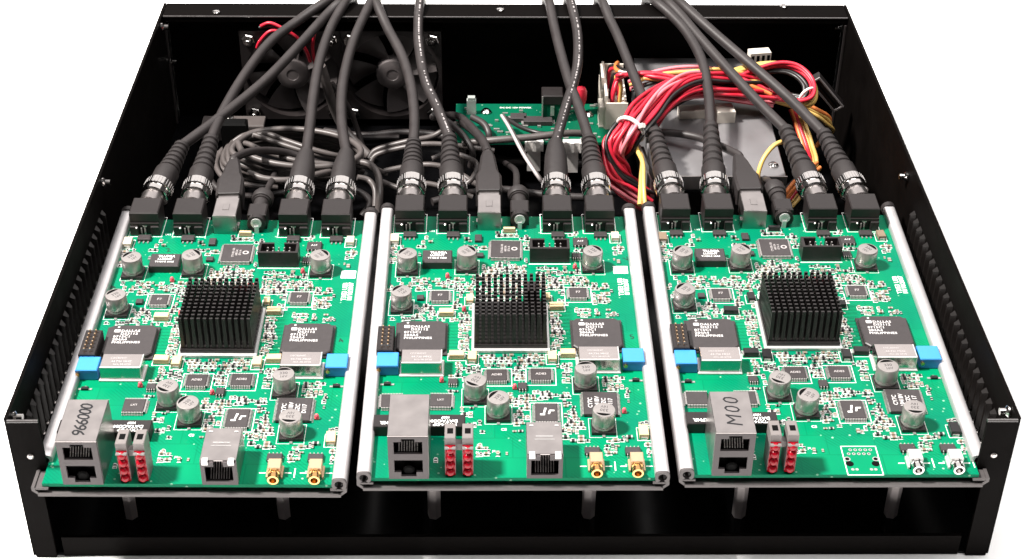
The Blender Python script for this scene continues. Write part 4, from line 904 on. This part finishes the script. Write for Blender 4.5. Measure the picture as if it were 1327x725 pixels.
def bundle(path, n, spread, r, mats, jit=0.25):
    pts = [uz(*k) for k in path]
    for i in range(n):
        a_ = 2*math.pi*i/n*1.618*1.7; rr = spread*math.sqrt((i+0.5)/n); ph = random.uniform(0, 6)
        out = []
        for k, p in enumerate(pts):
            tg = (pts[min(k+1, len(pts)-1)]-pts[max(k-1, 0)]).normalized(); u_ = tg.cross(Vector((0, 0, 1))).normalized(); v_ = u_.cross(tg)
            ang = a_+0.35*k
            out.append(p-o0+u_*rr*math.cos(ang)+v_*rr*0.75*math.sin(ang)+Vector((random.uniform(-1, 1), random.uniform(-1, 1), random.uniform(-1, 1)))*jit*spread*.35)
        obj('wire', MB().tube(crv(out, 6), r, 7).mesh('wire', 60), mats[i % len(mats)], H)
RB = ('wire_red', 'wire_red', 'wire_black', 'wire_red')
# rising from the connector and running to the right
for k in range(10):
    s_ = k/9; yy = q.y+4+s_*34; xx = q.x+random.choice((-2.2, 2.2))
    st = Vector((xx, yy, zb+9)); e1 = uz(806+random.uniform(-6, 8), 100-s_*8, 8+random.uniform(-3, 4)); e2 = uz(850+random.uniform(-6, 6), 95+s_*8, 12+random.uniform(-3, 3)); e3 = uz(912, 103+random.uniform(-7, 7), 10+random.uniform(-3, 3)); e4 = uz(955, 108+random.uniform(-8, 6), 8+random.uniform(-3, 3)); e5 = uz(1000, 116+random.uniform(-7, 7), 4+random.uniform(-3, 3))
    P_ = [st-o0, st+Vector((0.4, 0, 12))-o0, e1-o0, e2-o0, e3-o0, e4-o0, e5-o0]
    obj('wire', MB().tube(crv(P_, 6), 1.15, 7).mesh('wire', 60), ('wire_red', 'wire_red', 'wire_yellow', 'wire_red', 'wire_black', 'wire_red', 'tie_white', 'wire_red', 'wire_black', 'wire_orange')[k], H)
# tied bundle coming forward, curving down beside the middle module
bundle([(1000, 122, 2), (940, 112, 8), (895, 110, 12), (862, 124, 14), (835, 148, 14), (815, 168, 12), (799, 192, 4), (798, 218, -6), (814, 242, -16), (838, 262, -24)], 28, 8.4, 1.02, ('wire_red', 'wire_red_lit', 'wire_red', 'wire_black', 'wire_red'), 0.45)
bundle([(1000, 112, 4), (940, 98, 10), (895, 96, 12), (850, 100, 10), (815, 112, 6)], 7, 5.0, 1.0, ('wire_red', 'wire_red_lit', 'wire_black', 'wire_yellow'), 0.5)
bundle([(1010, 130, -2), (950, 124, 2), (900, 122, 3), (868, 134, 3), (846, 156, 0), (838, 176, -6)], 6, 4.0, 1.2, ('wire_black', 'wire_black', 'wire_red'), 0.3)
# loop at the right-hand end
bundle([(930, 108, 6), (975, 92, 12), (1010, 86, 14), (1035, 92, 13), (1050, 108, 10), (1050, 126, 6), (1036, 131, 4), (1005, 126, 2), (965, 118, 2)], 8, 4.6, 1.15, ('wire_red', 'wire_yellow', 'wire_black', 'wire_red', 'wire_yellow', 'wire_black'), 0.25)
bundle([(930, 112, 0), (975, 116, 0), (1020, 128, -2), (1058, 146, -8), (1072, 158, -14), (1076, 172, -22), (1060, 190, -32)], 4, 3.0, 1.15, ('wire_yellow', 'wire_yellow', 'wire_black', 'wire_orange'), 0.3)
bundle([(1030, 140, -6), (1038, 165, -14), (1046, 190, -20), (1050, 215, -28), (1032, 250, -36), (1010, 275, -42)], 6, 3.4, 1.15, ('wire_red', 'wire_yellow', 'wire_orange', 'wire_black'), 0.3)
bundle([(1060, 215, -22), (1030, 238, -24), (1012, 258, -26), (1000, 272, -28)], 5, 2.6, 1.1, ('wire_yellow', 'wire_orange', 'wire_black'), 0.2)
for k, (mt, pts) in enumerate((('wire_yellow', [(815, 168, 6), (822, 190, 4), (832, 205, 2), (831, 230, -2), (829, 266, -8)]), ('wire_yellow', [(820, 172, 4), (826, 195, 4), (833, 212, 3), (834, 240, -2), (836, 266, -8)]), ('tie_white', [(828, 190, 0), (836, 212, -2), (846, 232, -8)]), ('cable_grey', [(832, 192, 0), (842, 220, -4), (852, 240, -10)]),
                              ('wire_yellow', [(1018, 182, 8), (1003, 189, 8), (990, 205, 4), (983, 224, -2), (982, 240, -8)]))):
    obj('wire', MB().tube(crv([uz(*p)-o0 for p in pts], 7), 1.2, 8).mesh('wire', 60), mt, H)
def tie_ring(px, py, z, d, r, label, tube=0.9):
    q = uz(px, py, z); a = Vector(d).normalized(); u_ = a.orthogonal().normalized(); v_ = a.cross(u_)
    pts = [(u_*math.cos(2*math.pi*i/24)+v_*math.sin(2*math.pi*i/24))*r for i in range(25)]
    m = MB().tube(pts, tube, 8).tube([u_*r, u_*(r+3)], tube*1.3, 6); tag(obj('cable_tie', m.mesh('cable_tie', 50), 'tie_white', None, q), label, 'cable tie', 'white cable ties')
pa, pb = uz(830, 153, 14), uz(809, 178, 10)
tie_ring(817, 168, 12, pa-pb, 7.6, 'white cable tie round the red wire bundle by the cream connector', 1.1)
tie_ring(1046, 124, 6, (0.6, -1.0, -0.3), 5.0, 'white cable tie at the bend of the wire loop', 0.8)
